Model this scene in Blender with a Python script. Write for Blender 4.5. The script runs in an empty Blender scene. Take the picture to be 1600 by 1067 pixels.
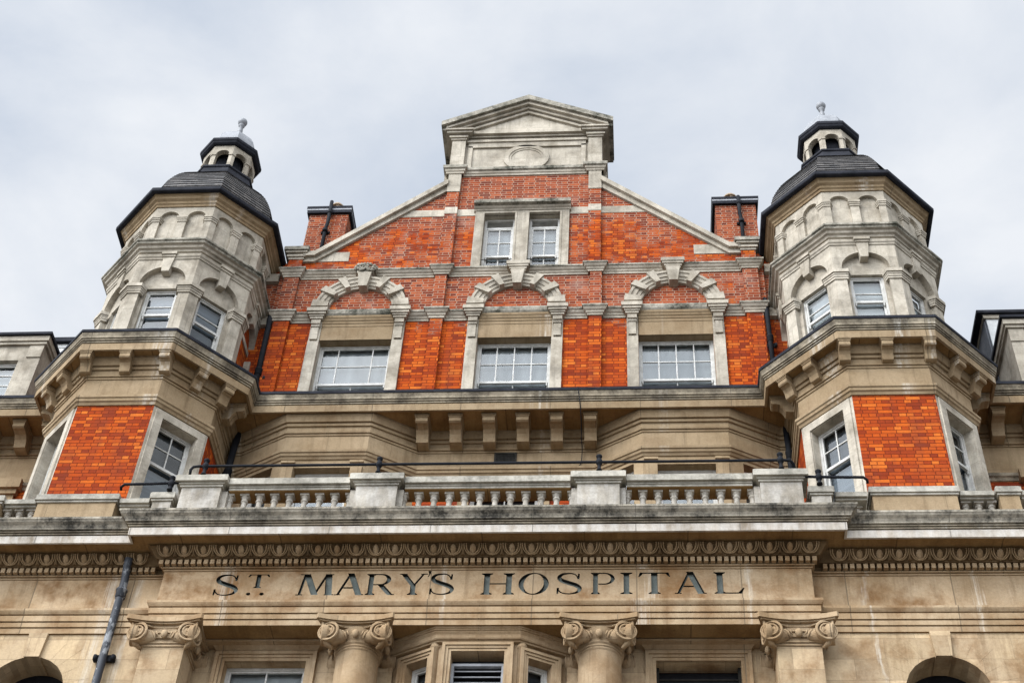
import bpy, bmesh, math, random
from mathutils import Vector, Matrix
random.seed(7)
S = bpy.context.scene
COL = S.collection
R = math.radians
PI = math.pi

# ---------------------------------------------------------------- camera
CAM = Vector((2.726, -24.006, -2.2331)); PITCH, YAW, ROLL, FPX = 0.825, 0.1151, 0.068, 2426.24
GZ = -3.83                                   # ground level (eye 1.6 m above it)
cp, sp, cw, sw = math.cos(PITCH), math.sin(PITCH), math.cos(YAW), math.sin(YAW)
fwd = Vector((-sw*cp, cw*cp, sp)); rgt = Vector((cw, sw, 0)); upv = rgt.cross(fwd)
cr, sr = math.cos(ROLL), math.sin(ROLL)
r2 = rgt*cr + upv*sr; u2 = -rgt*sr + upv*cr
cd = bpy.data.cameras.new('camera'); cam = bpy.data.objects.new('camera', cd); COL.objects.link(cam)
mw = Matrix.Identity(4)
for i in range(3):
    mw[i][0] = r2[i]; mw[i][1] = u2[i]; mw[i][2] = -fwd[i]; mw[i][3] = CAM[i]
cam.matrix_world = mw
cd.sensor_width = 36; cd.lens = FPX/1600*36; cd.clip_end = 3000; cd.clip_start = .1
S.camera = cam
S.view_settings.view_transform = 'Standard'; S.view_settings.look = 'None'
S.view_settings.gamma = 1; S.view_settings.exposure = 0.12

# ---------------------------------------------------------------- world and sun (overcast)
SUN_EL, SUN_AZ = R(40), R(229)               # azimuth clockwise from +y: behind the camera
sun_dir = Vector((math.sin(SUN_AZ)*math.cos(SUN_EL), math.cos(SUN_AZ)*math.cos(SUN_EL), math.sin(SUN_EL)))
W = bpy.data.worlds.new('World'); S.world = W; W.use_nodes = True
wt = W.node_tree; wt.nodes.clear()
def wn(t, **k):
    n = wt.nodes.new(t)
    for a, b in k.items(): setattr(n, a, b)
    return n
WL = wt.links.new
sky = wn('ShaderNodeTexSky', sky_type='NISHITA', sun_disc=False, sun_elevation=SUN_EL, sun_rotation=SUN_AZ)
b_sky = wn('ShaderNodeBackground'); b_sky.inputs[1].default_value = .12; WL(sky.outputs[0], b_sky.inputs[0])
tcw = wn('ShaderNodeTexCoord')
mpw = wn('ShaderNodeMapping'); mpw.inputs['Scale'].default_value = (1, 1, 2.0); mpw.inputs['Location'].default_value = (.35, .2, .1)
WL(tcw.outputs['Generated'], mpw.inputs['Vector'])
nz = wn('ShaderNodeTexNoise'); nz.inputs['Scale'].default_value = 4.2; nz.inputs['Detail'].default_value = 7; nz.inputs['Roughness'].default_value = .55
nz.inputs['Distortion'].default_value = .25
WL(mpw.outputs[0], nz.inputs['Vector'])
rw = wn('ShaderNodeValToRGB')
rw.color_ramp.elements[0].position = .34; rw.color_ramp.elements[0].color = (.62, .69, .80, 1)
rw.color_ramp.elements[1].position = .66; rw.color_ramp.elements[1].color = (.90, .93, .975, 1)
WL(nz.outputs['Fac'], rw.inputs[0])
# overcast is brighter towards the hidden sun
dt = wn('ShaderNodeVectorMath', operation='DOT_PRODUCT'); dt.inputs[1].default_value = sun_dir; WL(tcw.outputs['Generated'], dt.inputs[0])
mr = wn('ShaderNodeMapRange'); mr.inputs[1].default_value = .60; mr.inputs[2].default_value = 1.0; mr.inputs[3].default_value = .93; mr.inputs[4].default_value = 3.6
WL(dt.outputs['Value'], mr.inputs[0])
# and darker towards the horizon
sx = wn('ShaderNodeSeparateXYZ'); WL(tcw.outputs['Generated'], sx.inputs[0])
hz = wn('ShaderNodeMapRange'); hz.inputs[1].default_value = 0; hz.inputs[2].default_value = .62; hz.inputs[3].default_value = .75; hz.inputs[4].default_value = 1.0; WL(sx.outputs['Z'], hz.inputs[0])
mu = wn('ShaderNodeMath', operation='MULTIPLY'); WL(mr.outputs[0], mu.inputs[0]); WL(hz.outputs[0], mu.inputs[1])
# added fill: unseen sky behind the viewer made brighter to light the facade
by = wn('ShaderNodeMapRange'); by.inputs[1].default_value = .1; by.inputs[2].default_value = -.9; by.inputs[3].default_value = 1.0; by.inputs[4].default_value = 2.9; WL(sx.outputs['Y'], by.inputs[0])
mv = wn('ShaderNodeMath', operation='MULTIPLY'); WL(mu.outputs[0], mv.inputs[0]); WL(by.outputs[0], mv.inputs[1]); mu = mv
b_cl = wn('ShaderNodeBackground'); WL(rw.outputs[0], b_cl.inputs[0]); WL(mu.outputs[0], b_cl.inputs[1])
mxw = wn('ShaderNodeMixShader'); mxw.inputs[0].default_value = .93
WL(b_sky.outputs[0], mxw.inputs[1]); WL(b_cl.outputs[0], mxw.inputs[2])
ow = wn('ShaderNodeOutputWorld'); WL(mxw.outputs[0], ow.inputs[0])
sd = bpy.data.lights.new('sun', 'SUN'); sd.energy = 1.5; sd.angle = R(12); sd.color = (1, .96, .9)
so = bpy.data.objects.new('sun', sd); COL.objects.link(so)
so.rotation_euler = (-sun_dir).to_track_quat('-Z', 'Y').to_euler(); so.location = (0, -40, 60)

# ---------------------------------------------------------------- materials
class NT:
    def __init__(s, name):
        s.m = bpy.data.materials.new(name); s.m.use_nodes = True; s.t = s.m.node_tree; s.t.nodes.clear()
        s.out = s.n('ShaderNodeOutputMaterial'); s.b = s.n('ShaderNodeBsdfPrincipled'); s.l(s.b.outputs[0], s.out.inputs[0])
        s.uv = s.n('ShaderNodeUVMap').outputs[0]; s.pos = s.n('ShaderNodeNewGeometry').outputs['Position']
    def n(s, t, **k):
        n = s.t.nodes.new(t)
        for a, b in k.items(): setattr(n, a, b)
        return n
    def l(s, a, b): s.t.links.new(a, b)
    def noise(s, vec, scale, detail=5, rough=.55, mscale=None, loc=None):
        if mscale or loc:
            mp = s.n('ShaderNodeMapping'); s.l(vec, mp.inputs[0])
            if mscale: mp.inputs['Scale'].default_value = mscale
            if loc: mp.inputs['Location'].default_value = loc
            vec = mp.outputs[0]
        n = s.n('ShaderNodeTexNoise'); n.inputs['Scale'].default_value = scale; n.inputs['Detail'].default_value = detail
        n.inputs['Roughness'].default_value = rough; s.l(vec, n.inputs['Vector']); return n.outputs['Fac']
    def ramp(s, fac, stops):
        r = s.n('ShaderNodeValToRGB'); e = r.color_ramp.elements
        while len(e) < len(stops): e.new(.5)
        for i, (p, c) in enumerate(stops):
            e[i].position = p; e[i].color = (c, c, c, 1) if isinstance(c, (int, float)) else (*c, 1)
        s.l(fac, r.inputs[0]); return r.outputs[0]
    def mix(s, fac, a, b, mode='MIX'):
        m = s.n('ShaderNodeMix', data_type='RGBA', blend_type=mode)
        for inp, v in ((m.inputs[0], fac), (m.inputs[6], a), (m.inputs[7], b)):
            if isinstance(v, (int, float)): inp.default_value = v
            elif isinstance(v, tuple): inp.default_value = (*v, 1)
            else: s.l(v, inp)
        return m.outputs[2]
    def math(s, op, a, b=0.):
        m = s.n('ShaderNodeMath', operation=op)
        for inp, v in ((m.inputs[0], a), (m.inputs[1], b)):
            if isinstance(v, (int, float)): inp.default_value = v
            else: s.l(v, inp)
        return m.outputs[0]
    def brick(s, w, h, mortar, c1=(0, 0, 0), c2=(1, 1, 1), cm=(.5, .5, .5), offs=.5, squash=1.):
        b = s.n('ShaderNodeTexBrick'); b.offset = offs; b.squash = squash; b.squash_frequency = 2
        b.inputs['Scale'].default_value = 1; b.inputs['Brick Width'].default_value = w; b.inputs['Row Height'].default_value = h
        b.inputs['Mortar Size'].default_value = mortar; b.inputs['Mortar Smooth'].default_value = .15
        b.inputs['Color1'].default_value = (*c1, 1); b.inputs['Color2'].default_value = (*c2, 1); b.inputs['Mortar'].default_value = (*cm, 1)
        s.l(s.uv, b.inputs['Vector']); return b
    def bump(s, h, strength=.3, dist=.02):
        b = s.n('ShaderNodeBump'); b.inputs['Strength'].default_value = strength; b.inputs['Distance'].default_value = dist
        s.l(h, b.inputs['Height']); s.l(b.outputs[0], s.b.inputs['Normal'])
    def col(s, c): s.l(c, s.b.inputs['Base Color'])
    def rough(s, r, sp=.12):
        s.b.inputs['Roughness'].default_value = r; s.b.inputs['Specular IOR Level'].default_value = sp if r > .7 else .4

def stone(name, c1, c2, stain, stain_amt=.5, soot=0., soot_c=(.035, .033, .028), wash=0., drip=0., joints=None, var=.10, fine=.16, dripx=()):
    s = NT(name); s.rough(.85)
    n1 = s.noise(s.pos, .8, 7, .64)
    c = s.mix(s.ramp(n1, [(.36, 0), (.64, 1)]), c1, c2)
    if joints:
        bt = s.brick(joints[0], joints[1], .006 if joints[1] < 10 else .011)
        blk = s.ramp(bt.outputs['Color'], [(0, 1-var), (1, 1+var)])
        s2 = s.n('ShaderNodeMix', data_type='RGBA', blend_type='MULTIPLY'); s2.inputs[0].default_value = 1
        s.l(c, s2.inputs[6]); mm = s.n('ShaderNodeVectorMath', operation='SCALE'); mm.inputs['Scale'].default_value = 1
        s.l(blk, mm.inputs[0]); s.l(mm.outputs[0], s2.inputs[7]); c = s2.outputs[2]
    n2 = s.noise(s.pos, 1.6, 7, .62, loc=(3.1, 7.7, 1.3))
    c = s.mix(s.math('MULTIPLY', s.ramp(n2, [(.47, 0), (.66, 1)]), stain_amt), c, stain)
    n5 = s.noise(s.uv, 1, 6, .65, mscale=(5.5, .55, 1))
    c = s.mix(s.math('MULTIPLY', s.ramp(n5, [(.5, 0), (.72, 1)]), .45), c, tuple(x*.55 for x in stain))
    if wash:
        n6 = s.noise(s.uv, 1, 5, .6, mscale=(6.5, 1.6, 1), loc=(9, 2, 0))
        c = s.mix(s.math('MULTIPLY', s.ramp(n6, [(.40, 0), (.62, 1)]), wash), c, (.66, .63, .58))
    if drip:
        n7 = s.noise(s.uv, 1, 4, .6, mscale=(1.5, .02, 1), loc=(2.2, 4, 0)); n8 = s.noise(s.uv, 1, 5, .7, mscale=(14, 1.4, 1))
        f = s.math('MULTIPLY', s.ramp(n7, [(.60, 0), (.68, 1)]), s.ramp(n8, [(.42, 0), (.58, 1)]))
        c = s.mix(s.math('MULTIPLY', f, drip), c, (.70, .66, .58))
    if dripx:
        sp_ = s.n('ShaderNodeSeparateXYZ'); s.l(s.pos, sp_.inputs[0]); wob = s.noise(s.pos, 2.5, 3, .5); tot = None
        xx = s.math('ADD', sp_.outputs['X'], s.math('MULTIPLY', s.math('SUBTRACT', wob, .5), .25))
        for xc, w in dripx:
            d_ = s.math('MAXIMUM', s.math('SUBTRACT', 1., s.math('MULTIPLY', s.math('ABSOLUTE', s.math('SUBTRACT', xx, xc)), 1/w)), 0.)
            tot = d_ if tot is None else s.math('ADD', tot, d_)
        n8 = s.noise(s.uv, 1, 6, .75, mscale=(30, .7, 1), loc=(4, 1, 0)); n8b = s.noise(s.uv, 1, 3, .6, mscale=(2, 3, 1))
        f = s.math('MULTIPLY', s.ramp(s.math('ADD', s.math('MULTIPLY', tot, .30), s.math('MULTIPLY', n8, 1.0)), [(.64, 0), (.86, .9)]), s.ramp(n8b, [(.3, .45), (.6, 1)]))
        c = s.mix(s.math('MULTIPLY', f, .8), c, (.58, .51, .41))
    if soot:
        n3 = s.noise(s.pos, 2.1, 9, .74, loc=(1, 5, 2)); n9 = s.noise(s.pos, 22, 4, .6)
        f = s.ramp(s.math('ADD', n3, s.math('MULTIPLY', n9, .22)), [(.52, 0), (.74, 1)])
        c = s.mix(s.math('MULTIPLY', f, soot), c, soot_c)
    n4 = s.noise(s.pos, 26, 6, .7)
    c = s.mix(1.0, c, s.ramp(n4, [(.25, 1-fine*1.6), (.75, 1.0)]), 'MULTIPLY')
    h = n4
    if joints:
        jf = bt.outputs['Fac']
        c = s.mix(s.math('MULTIPLY', jf, .42 if joints[1] < 10 else .8), c, tuple(x*.30 for x in c1))
        h = s.math('SUBTRACT', n4, s.math('MULTIPLY', jf, 1.2))
    s.col(c); s.bump(h, .35, .012); return s.m

TAN1, TAN2, TANS = (.455, .338, .212), (.325, .218, .118), (.19, .095, .035)
BEI1, BEI2, BEIS = (.345, .255, .155), (.26, .185, .105), (.155, .09, .04)
GRY1, GRY2, GRYS = (.56, .497, .40), (.42, .37, .292), (.24, .203, .15)
M_FRZ = stone('frieze_limestone', TAN1, TAN2, TANS, .85, var=.15, dripx=((-4.55, .28), (-.66, .10), (2.95, .22), (4.64, .12), (6.62, .12), (8.55, .16), (-6.68, .22), (-6.22, .16), (-9.2, .1)), joints=(1.81, 40))
M_LOW = stone('warm_ashlar', TAN1, (.50, .37, .22), TANS, .7, dripx=((-6.75, .22), (-6.25, .12), (6.75, .06)), joints=(1.05, .42), var=.16)
M_ENT = stone('streaked_architrave', TAN1, TAN2, TANS, .65, dripx=((-4.5, .24), (-.66, .08), (2.80, .34), (4.64, .07), (6.7, .07), (8.5, .1), (-6.7, .2)), joints=(1.81, 40))
M_ARC = stone('warm_moulding', TAN1, TAN2, TANS, .45, joints=(1.81, 40))
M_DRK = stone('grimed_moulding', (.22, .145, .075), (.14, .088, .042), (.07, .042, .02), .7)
M_SOF = stone('stained_shaded_soffit_stone', (.33, .205, .09), (.24, .14, .055), (.15, .075, .025), .6, joints=(1.81, 40), fine=.2)  # brown stain with the shade of undersides mixed into the colour
M_SHL = stone('half_grimed_moulding', (.40, .28, .16), (.27, .18, .095), (.14, .085, .04), .6)
M_COR = stone('washed_corona', (.58, .52, .44), (.43, .37, .30), (.22, .17, .115), .75, wash=.5, joints=(1.81, 40))
M_SOOT = stone('sooty_cyma', (.54, .48, .38), (.42, .37, .29), (.25, .22, .17), .6, soot=.95, joints=(1.81, 40))
M_MID = stone('beige_ashlar', BEI1, BEI2, BEIS, .35, joints=(1.5, .9), var=.09)
M_MIDM = stone('beige_moulding', BEI1, BEI2, BEIS, .45, drip=.4, joints=(1.9, 40))
M_MIDG = stone('weathered_beige_moulding', (.42, .36, .265), (.33, .275, .195), (.15, .115, .075), .6, soot=.75, soot_c=(.04, .033, .024), drip=.6, joints=(1.9, 40))
M_UP = stone('pale_stone', GRY1, GRY2, GRYS, .75, soot=.28, joints=(1.15, .62), var=.07)
M_UPM = stone('pale_moulding', GRY1, GRY2, GRYS, .7, soot=.32)
M_UPS = stone('lichened_moulding', (.50, .455, .375), (.37, .335, .27), (.20, .18, .135), .6, soot=1.0, soot_c=(.05, .05, .036))
M_PED = stone('balustrade_stone', (.48, .435, .365), (.36, .32, .26), (.19, .16, .12), .7, wash=.36, soot=.35)
M_CAPS = stone('balustrade_coping', (.53, .49, .41), (.42, .385, .32), (.24, .22, .175), .5, soot=.55)

def make_brick():
    s = NT('red_brick'); s.rough(.85, .02)
    A = s.brick(.285, .090, .0075, squash=.5, offs=.25); rnd = A.outputs['Color']
    sep = s.n('ShaderNodeSeparateXYZ'); s.l(s.pos, sep.inputs[0]); z = sep.outputs['Z']
    nz_ = s.noise(s.pos, .75, 5, .6); nz2 = s.noise(s.pos, 3.0, 5, .6)
    zr = s.n('ShaderNodeMapRange'); s.l(z, zr.inputs[0]); zr.inputs[1].default_value = 16; zr.inputs[2].default_value = 31
    zone = s.ramp(zr.outputs[0], [(0, -.2), (.52, .02), (.575, .36), (.62, .66), (.69, .64), (.72, .44), (.81, .47), (.87, .70), (1, .8)])
    zf = s.ramp(s.math('ADD', s.math('ADD', zone, s.math('MULTIPLY', s.math('SUBTRACT', nz_, .5), 1.5)), s.math('MULTIPLY', s.math('SUBTRACT', nz2, .5), .5)), [(.36, 0), (.56, 1)])
    orange = s.ramp(rnd, [(0, (.20, .032, .013)), (.2, (.30, .046, .012)), (.5, (.40, .066, .012)), (.82, (.48, .092, .014)), (1, (.58, .155, .026))])
    dull = s.ramp(rnd, [(0, (.12, .028, .018)), (.35, (.22, .046, .020)), (.7, (.31, .068, .025)), (1, (.38, .10, .04))])
    mo = s.mix(zf, (.13, .024, .010), (.36, .25, .18))
    c = s.mix(zf, orange, dull)
    n2 = s.noise(s.pos, 1.3, 7, .65, loc=(2, 2, 8))
    c = s.mix(s.math('MULTIPLY', s.ramp(n2, [(.50, 0), (.7, 1)]), .42), c, (.16, .045, .025))
    n5 = s.noise(s.uv, 1, 6, .66, mscale=(3.2, .5, 1), loc=(7, 3, 0)); c = s.mix(s.math('MULTIPLY', s.ramp(n5, [(.48, 0), (.74, 1)]), .5), c, (.15, .045, .028))
    n6 = s.noise(s.pos, 1.1, 6, .65, loc=(5, 9, 1))
    c = s.mix(s.math('MULTIPLY', s.math('MULTIPLY', s.ramp(n6, [(.55, 0), (.72, 1)]), zf), .35), c, (.45, .33, .27))
    c = s.mix(A.outputs['Fac'], c, mo)
    n4 = s.noise(s.pos, 30, 5, .65)
    c = s.mix(1.0, c, s.ramp(n4, [(.25, .74), (.75, 1.0)]), 'MULTIPLY')
    s.col(c)
    s.bump(s.math('SUBTRACT', s.math('MULTIPLY', n4, .4), A.outputs['Fac']), .5, .012); return s.m
M_BRK = make_brick()

def make_slate():
    s = NT('roof_slate'); s.rough(.6)
    A = s.brick(.23, .10, .005)
    n1 = s.noise(s.pos, 3, 6, .65); n2 = s.noise(s.uv, 1, 4, .6, mscale=(4.2, 9, 1))
    c = s.mix(n1, (.048, .044, .041), (.135, .12, .106)); c = s.mix(s.ramp(n2, [(.46, 0), (.66, .7)]), c, (.018, .016, .018))
    c = s.mix(1., c, s.ramp(A.outputs['Color'], [(0, .38), (.5, .85), (1, 1.5)]), 'MULTIPLY'); c = s.mix(A.outputs['Fac'], c, (.010, .010, .011)); s.col(c)
    s.bump(n1, .4, .02); return s.m
M_SLT = make_slate()
def plain(name, c1, c2, rough=.6, scale=3., metal=0., bump=.2):
    s = NT(name); s.rough(rough); s.b.inputs['Metallic'].default_value = metal
    n1 = s.noise(s.pos, scale, 7, .65); n2 = s.noise(s.pos, scale*9, 4, .6)
    c = s.mix(s.ramp(n1, [(.35, 0), (.65, 1)]), c1, c2); c = s.mix(1., c, s.ramp(n2, [(.3, .8), (.7, 1)]), 'MULTIPLY')
    s.col(c); s.bump(n2, bump, .01); return s.m
M_LEAD = plain('dark_lead', (.010, .011, .015), (.028, .029, .036), .8)
M_LEADM = plain('weathered_lead', (.085, .09, .10), (.14, .145, .155), .8)
M_LEADG = plain('grey_lead', (.30, .305, .315), (.19, .195, .205), .55, 6)
M_BLK = plain('black_paint', (.008, .009, .012), (.018, .019, .022), .75)
M_PIPE = None
def make_peel():
    s = NT('peeling_black_paint'); s.rough(.6)
    n1 = s.noise(s.pos, 7, 7, .7, mscale=(1, 1, .5)); f = s.ramp(n1, [(.53, 0), (.58, 1)])
    s.col(s.mix(f, (.026, .029, .036), (.21, .215, .22))); s.bump(f, .3, .01); return s.m
M_PIPE = make_peel()
M_WHT = plain('white_window_paint', (.60, .585, .545), (.42, .405, .365), .6, 6, bump=.1)
M_LET = plain('letter_grey_paint', (.20, .215, .19), (.13, .145, .13), .8, 4)
M_LETD = plain('letter_cut_dark', (.035, .036, .032), (.022, .022, .020), .8, 4)  # near-black colour on the cut sides of the letters
M_DARK = plain('dark_room', (.012, .012, .014), (.02, .02, .022), .9)
M_GRL = plain('grille_iron', (.022, .02, .016), (.04, .036, .03), .9, 8)
M_TERR = plain('terracotta_pot', (.40, .30, .20), (.30, .21, .13), .8, 5)
M_BOARD = plain('white_boarding', (.66, .66, .64), (.52, .52, .50), .6, 4)
M_ROAD = plain('asphalt', (.04, .04, .042), (.065, .064, .062), .9, .6)
M_PAVE = plain('paving', (.21, .20, .185), (.15, .145, .135), .9, .8)
def make_glass():
    s = NT('window_glass')
    tr = s.n('ShaderNodeBsdfTransparent'); tr.inputs[0].default_value = (.84, .86, .85, 1)
    gl = s.n('ShaderNodeBsdfGlossy'); gl.inputs['Roughness'].default_value = .03; gl.inputs['Color'].default_value = (.92, .92, .90, 1)
    fr = s.n('ShaderNodeFresnel'); fr.inputs['IOR'].default_value = 1.55
    n = s.noise(s.pos, 2.2, 3, .5); b = s.n('ShaderNodeBump'); b.inputs['Strength'].default_value = .05; b.inputs['Distance'].default_value = .02
    s.l(n, b.inputs['Height']); s.l(b.outputs[0], gl.inputs['Normal'])
    mx = s.n('ShaderNodeMixShader'); s.l(s.math('ADD', s.math('MULTIPLY', fr.outputs[0], .85), .01), mx.inputs[0]); s.l(tr.outputs[0], mx.inputs[1]); s.l(gl.outputs[0], mx.inputs[2])
    s.l(mx.outputs[0], s.out.inputs[0]); return s.m
M_GLS = make_glass()
def make_blind(name, c1, c2, vs):
    s = NT(name); s.rough(.9)
    n1 = s.noise(s.uv, 1, 3, .5, mscale=vs); n2 = s.noise(s.pos, 1.1, 4, .6)
    c = s.mix(s.ramp(n1, [(.35, 0), (.65, 1)]), c1, c2); c = s.mix(s.math('MULTIPLY', n2, .5), c, tuple(x*.5 for x in c1)); s.col(c); return s.m
M_BL1 = make_blind('net_curtain', (.30, .32, .335), (.47, .49, .505), (4, .5, 1))
M_BL2 = make_blind('grey_blind', (.16, .19, .22), (.27, .31, .36), (.3, 9, 1))
M_BL3 = make_blind('white_blind', (.42, .455, .475), (.70, .72, .73), (.3, 5, 1))
M_BL4 = make_blind('dim_room', (.035, .04, .048), (.13, .15, .17), (1.5, 1.8, 1))

# ---------------------------------------------------------------- mesh builder
class MB:
    def __init__(s): s.v = []; s.f = []; s.m = []; s.mats = []; s.cur = 0; s.fr(0, 0, 0); s.sm = False; s.smf = []
    def mat(s, m):
        if m not in s.mats: s.mats.append(m)
        s.cur = s.mats.index(m); return s
    def fr(s, x, y, z=0, ang=0):
        """local frame: u along the face, o out of the face, z up; ang 0 = facing -y, positive turns the face to +x"""
        s.O = Vector((x, y, z)); s.t = Vector((math.cos(ang), math.sin(ang), 0)); s.nrm = Vector((math.sin(ang), -math.cos(ang), 0)); return s
    def P(s, u, o, z): return s.O + s.t*u + s.nrm*o + Vector((0, 0, z))
    def face(s, pts, mat=None):
        i = len(s.v); s.v += pts; s.f.append(list(range(i, i+len(pts)))); s.m.append(s.cur if mat is None else mat); s.smf.append(s.sm)
    def quad(s, a, b, c, d): s.face([s.P(*a), s.P(*b), s.P(*c), s.P(*d)])
    def shell(s, rings, caps=True, closed=True):
        i = len(s.v); n = len(rings[0])
        for r in rings: s.v += r
        for k in range(len(rings)-1):
            for j in range(n if closed else n-1):
                a = i+k*n+j; b = i+k*n+(j+1) % n
                s.f.append([a, b, b+n, a+n]); s.m.append(s.cur); s.smf.append(s.sm)
        if caps:
            s.f.append(list(range(i+n-1, i-1, -1))); s.m.append(s.cur); s.smf.append(False)
            s.f.append(list(range(i+(len(rings)-1)*n, i+len(rings)*n))); s.m.append(s.cur); s.smf.append(False)
    def box(s, u0, u1, o0, o1, z0, z1):
        s.shell([[s.P(u, o, z) for u, o in ((u0, o0), (u1, o0), (u1, o1), (u0, o1))] for z in (z0, z1)]); return s
    def prism(s, poly, o0, o1):
        s.shell([[s.P(u, o, z) for u, z in poly] for o in (o0, o1)]); return s
    def frust(s, a, b):
        """a, b = (u0,u1,o0,o1,z): box with different top"""
        s.shell([[s.P(u, o, k[4]) for u, o in ((k[0], k[2]), (k[1], k[2]), (k[1], k[3]), (k[0], k[3]))] for k in (a, b)]); return s
    def sweep(s, path, prof, closed=False, mats=None):
        """path = plan points (x,y), outside on the right of travel; prof = (out, z)"""
        pts = [Vector(p) for p in path]; n = len(pts); cols = []
        for i, p in enumerate(pts):
            d0 = (p-pts[i-1]).normalized() if (closed or i > 0) else None
            d1 = (pts[(i+1) % n]-p).normalized() if (closed or i < n-1) else None
            if d0 is None: d0 = d1
            if d1 is None: d1 = d0
            n0 = Vector((d0.y, -d0.x)); n1 = Vector((d1.y, -d1.x)); b = (n0+n1).normalized(); k = 1/max(.25, b.dot(n0))
            cols.append([Vector((p.x+b.x*k*o, p.y+b.y*k*o, z)) for o, z in prof])
        i0 = len(s.v)
        for c in cols: s.v += c
        m = len(prof)
        for i in range(n if closed else n-1):
            for j in range(m-1):
                a = i0+i*m+j; b = i0+((i+1) % n)*m+j
                s.f.append([a, b, b+1, a+1]); s.smf.append(False)
                if mats:
                    s.mat(mats[j])
                s.m.append(s.cur)
        if not closed:
            for c, rev in ((cols[0], True), (cols[-1], False)):
                s.face(list(c))
        return s
    def tube(s, pts, r, seg=8, rad=None):
        pts = [Vector(p) for p in pts]; rings = []; prev = None
        for i, p in enumerate(pts):
            d = (pts[min(i+1, len(pts)-1)]-pts[max(i-1, 0)]).normalized()
            if prev is None:
                a = Vector((0, 0, 1)) if abs(d.z) < .9 else Vector((1, 0, 0)); prev = d.cross(a).normalized()
            x = (prev-d*prev.dot(d)).normalized(); y = d.cross(x); prev = x; rr = rad[i] if rad else r
            rings.append([p+x*(rr*math.cos(2*PI*k/seg))+y*(rr*math.sin(2*PI*k/seg)) for k in range(seg)])
        o = s.sm; s.sm = True; s.shell(rings); s.sm = o; return s
    def lathe(s, x, y, prof, seg=12, rot=0., smooth=True):
        o = s.sm; s.sm = smooth
        s.shell([[Vector((x+r*math.cos(rot+2*PI*k/seg), y+r*math.sin(rot+2*PI*k/seg), z)) for k in range(seg)] for r, z in prof]); s.sm = o; return s
    def octa(s, x, y, prof):
        c = math.cos(PI/8); return s.lathe(x, y, [(a/c, z) for a, z in prof], 8, PI/8, False)
    def wall(s, u0, u1, z0, z1, holes=(), o=0., depth=.2):
        us = sorted({u0, u1, *[h[0] for h in holes], *[h[1] for h in holes]}); zs = sorted({z0, z1, *[h[2] for h in holes], *[h[3] for h in holes]})
        us = [u for u in us if u0 <= u <= u1]; zs = [z for z in zs if z0 <= z <= z1]
        for a, b in zip(us, us[1:]):
            for c, d in zip(zs, zs[1:]):
                if any(h[0] <= (a+b)/2 <= h[1] and h[2] <= (c+d)/2 <= h[3] for h in holes): continue
                s.quad((a, o, c), (b, o, c), (b, o, d), (a, o, d))
        for a, b, c, d in holes: s.reveal(a, b, c, d, o, depth)
        return s
    def reveal(s, a, b, c, d, o, depth):
        q = o-depth
        s.quad((a, o, c), (a, q, c), (a, q, d), (a, o, d)); s.quad((b, q, c), (b, o, c), (b, o, d), (b, q, d))
        s.quad((a, q, d), (b, q, d), (b, o, d), (a, o, d)); s.quad((a, o, c), (b, o, c), (b, q, c), (a, q, c))
    def arch(s, c, zs, r, u0, u1, z1, o, depth, seg=14, z0=None):
        """wall u0..u1 from springing zs (or z0) up to z1 with a round-arched hole of radius r about u=c"""
        s.quad((u0, o, zs), (c-r, o, zs), (c-r, o, z1), (u0, o, z1)); s.quad((c+r, o, zs), (u1, o, zs), (u1, o, z1), (c+r, o, z1))
        A = [(c-r*math.cos(PI*k/seg), zs+r*math.sin(PI*k/seg)) for k in range(seg+1)]; q = o-depth
        for (a, za), (b, zb) in zip(A, A[1:]):
            s.quad((a, o, za), (b, o, zb), (b, o, z1), (a, o, z1)); s.quad((a, q, za), (b, q, zb), (b, o, zb), (a, o, za))
        if z0 is not None:
            for a, b in ((u0, c-r), (c+r, u1)): s.quad((a, o, z0), (b, o, z0), (b, o, zs), (a, o, zs))
            s.quad((c-r, q, z0), (c-r, q, zs), (c-r, o, zs), (c-r, o, z0)); s.quad((c+r, o, z0), (c+r, o, zs), (c+r, q, zs), (c+r, q, z0))
        return s
    def build(s, name, parent=None, label=None, recalc=True):
        me = bpy.data.meshes.new(name); me.from_pydata([tuple(p) for p in s.v], [], s.f)
        for m in s.mats: me.materials.append(m)
        me.polygons.foreach_set('material_index', s.m)
        me.polygons.foreach_set('use_smooth', s.smf)
        if recalc:
            bm = bmesh.new(); bm.from_mesh(me); bmesh.ops.recalc_face_normals(bm, faces=bm.faces); bm.to_mesh(me); bm.free()
        set_uv(me); o = bpy.data.objects.new(name, me); COL.objects.link(o)
        if parent:
            o.parent = parent
            if parent.type == 'EMPTY': o.location = -parent.location
        if label: o['label'] = label
        return o

def set_uv(me):
    uvl = me.uv_layers.new(name='UVMap'); d = uvl.data
    for p in me.polygons:
        n = p.normal
        if abs(n.z) > .93 or n.length < .5:
            for li in p.loop_indices:
                c = me.vertices[me.loops[li].vertex_index].co; d[li].uv = (c.x, c.y)
        else:
            t = Vector((-n.y, n.x, 0)).normalized()
            if t.x < -1e-4 or (abs(t.x) < 1e-4 and t.y < 0): t = -t
            w = n.cross(t)
            if w.z < 0: w = -w
            for li in p.loop_indices:
                c = me.vertices[me.loops[li].vertex_index].co; d[li].uv = (c.dot(t), c.dot(w))

def thing(name, label, cat, loc=(0, 0, 0), group=None):
    o = bpy.data.objects.new(name, None); COL.objects.link(o); o.location = loc; o.empty_display_size = .3
    tag(o, label, cat, group); return o
def tag(o, label, cat, group=None):
    o['label'] = label; o['category'] = cat
    if group: o['group'] = group
    return o

HB = thing('hospital_building', 'red brick and pale stone Victorian hospital front with gable, two domed turrets and carved name', 'hospital', (0, 0, GZ))

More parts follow.
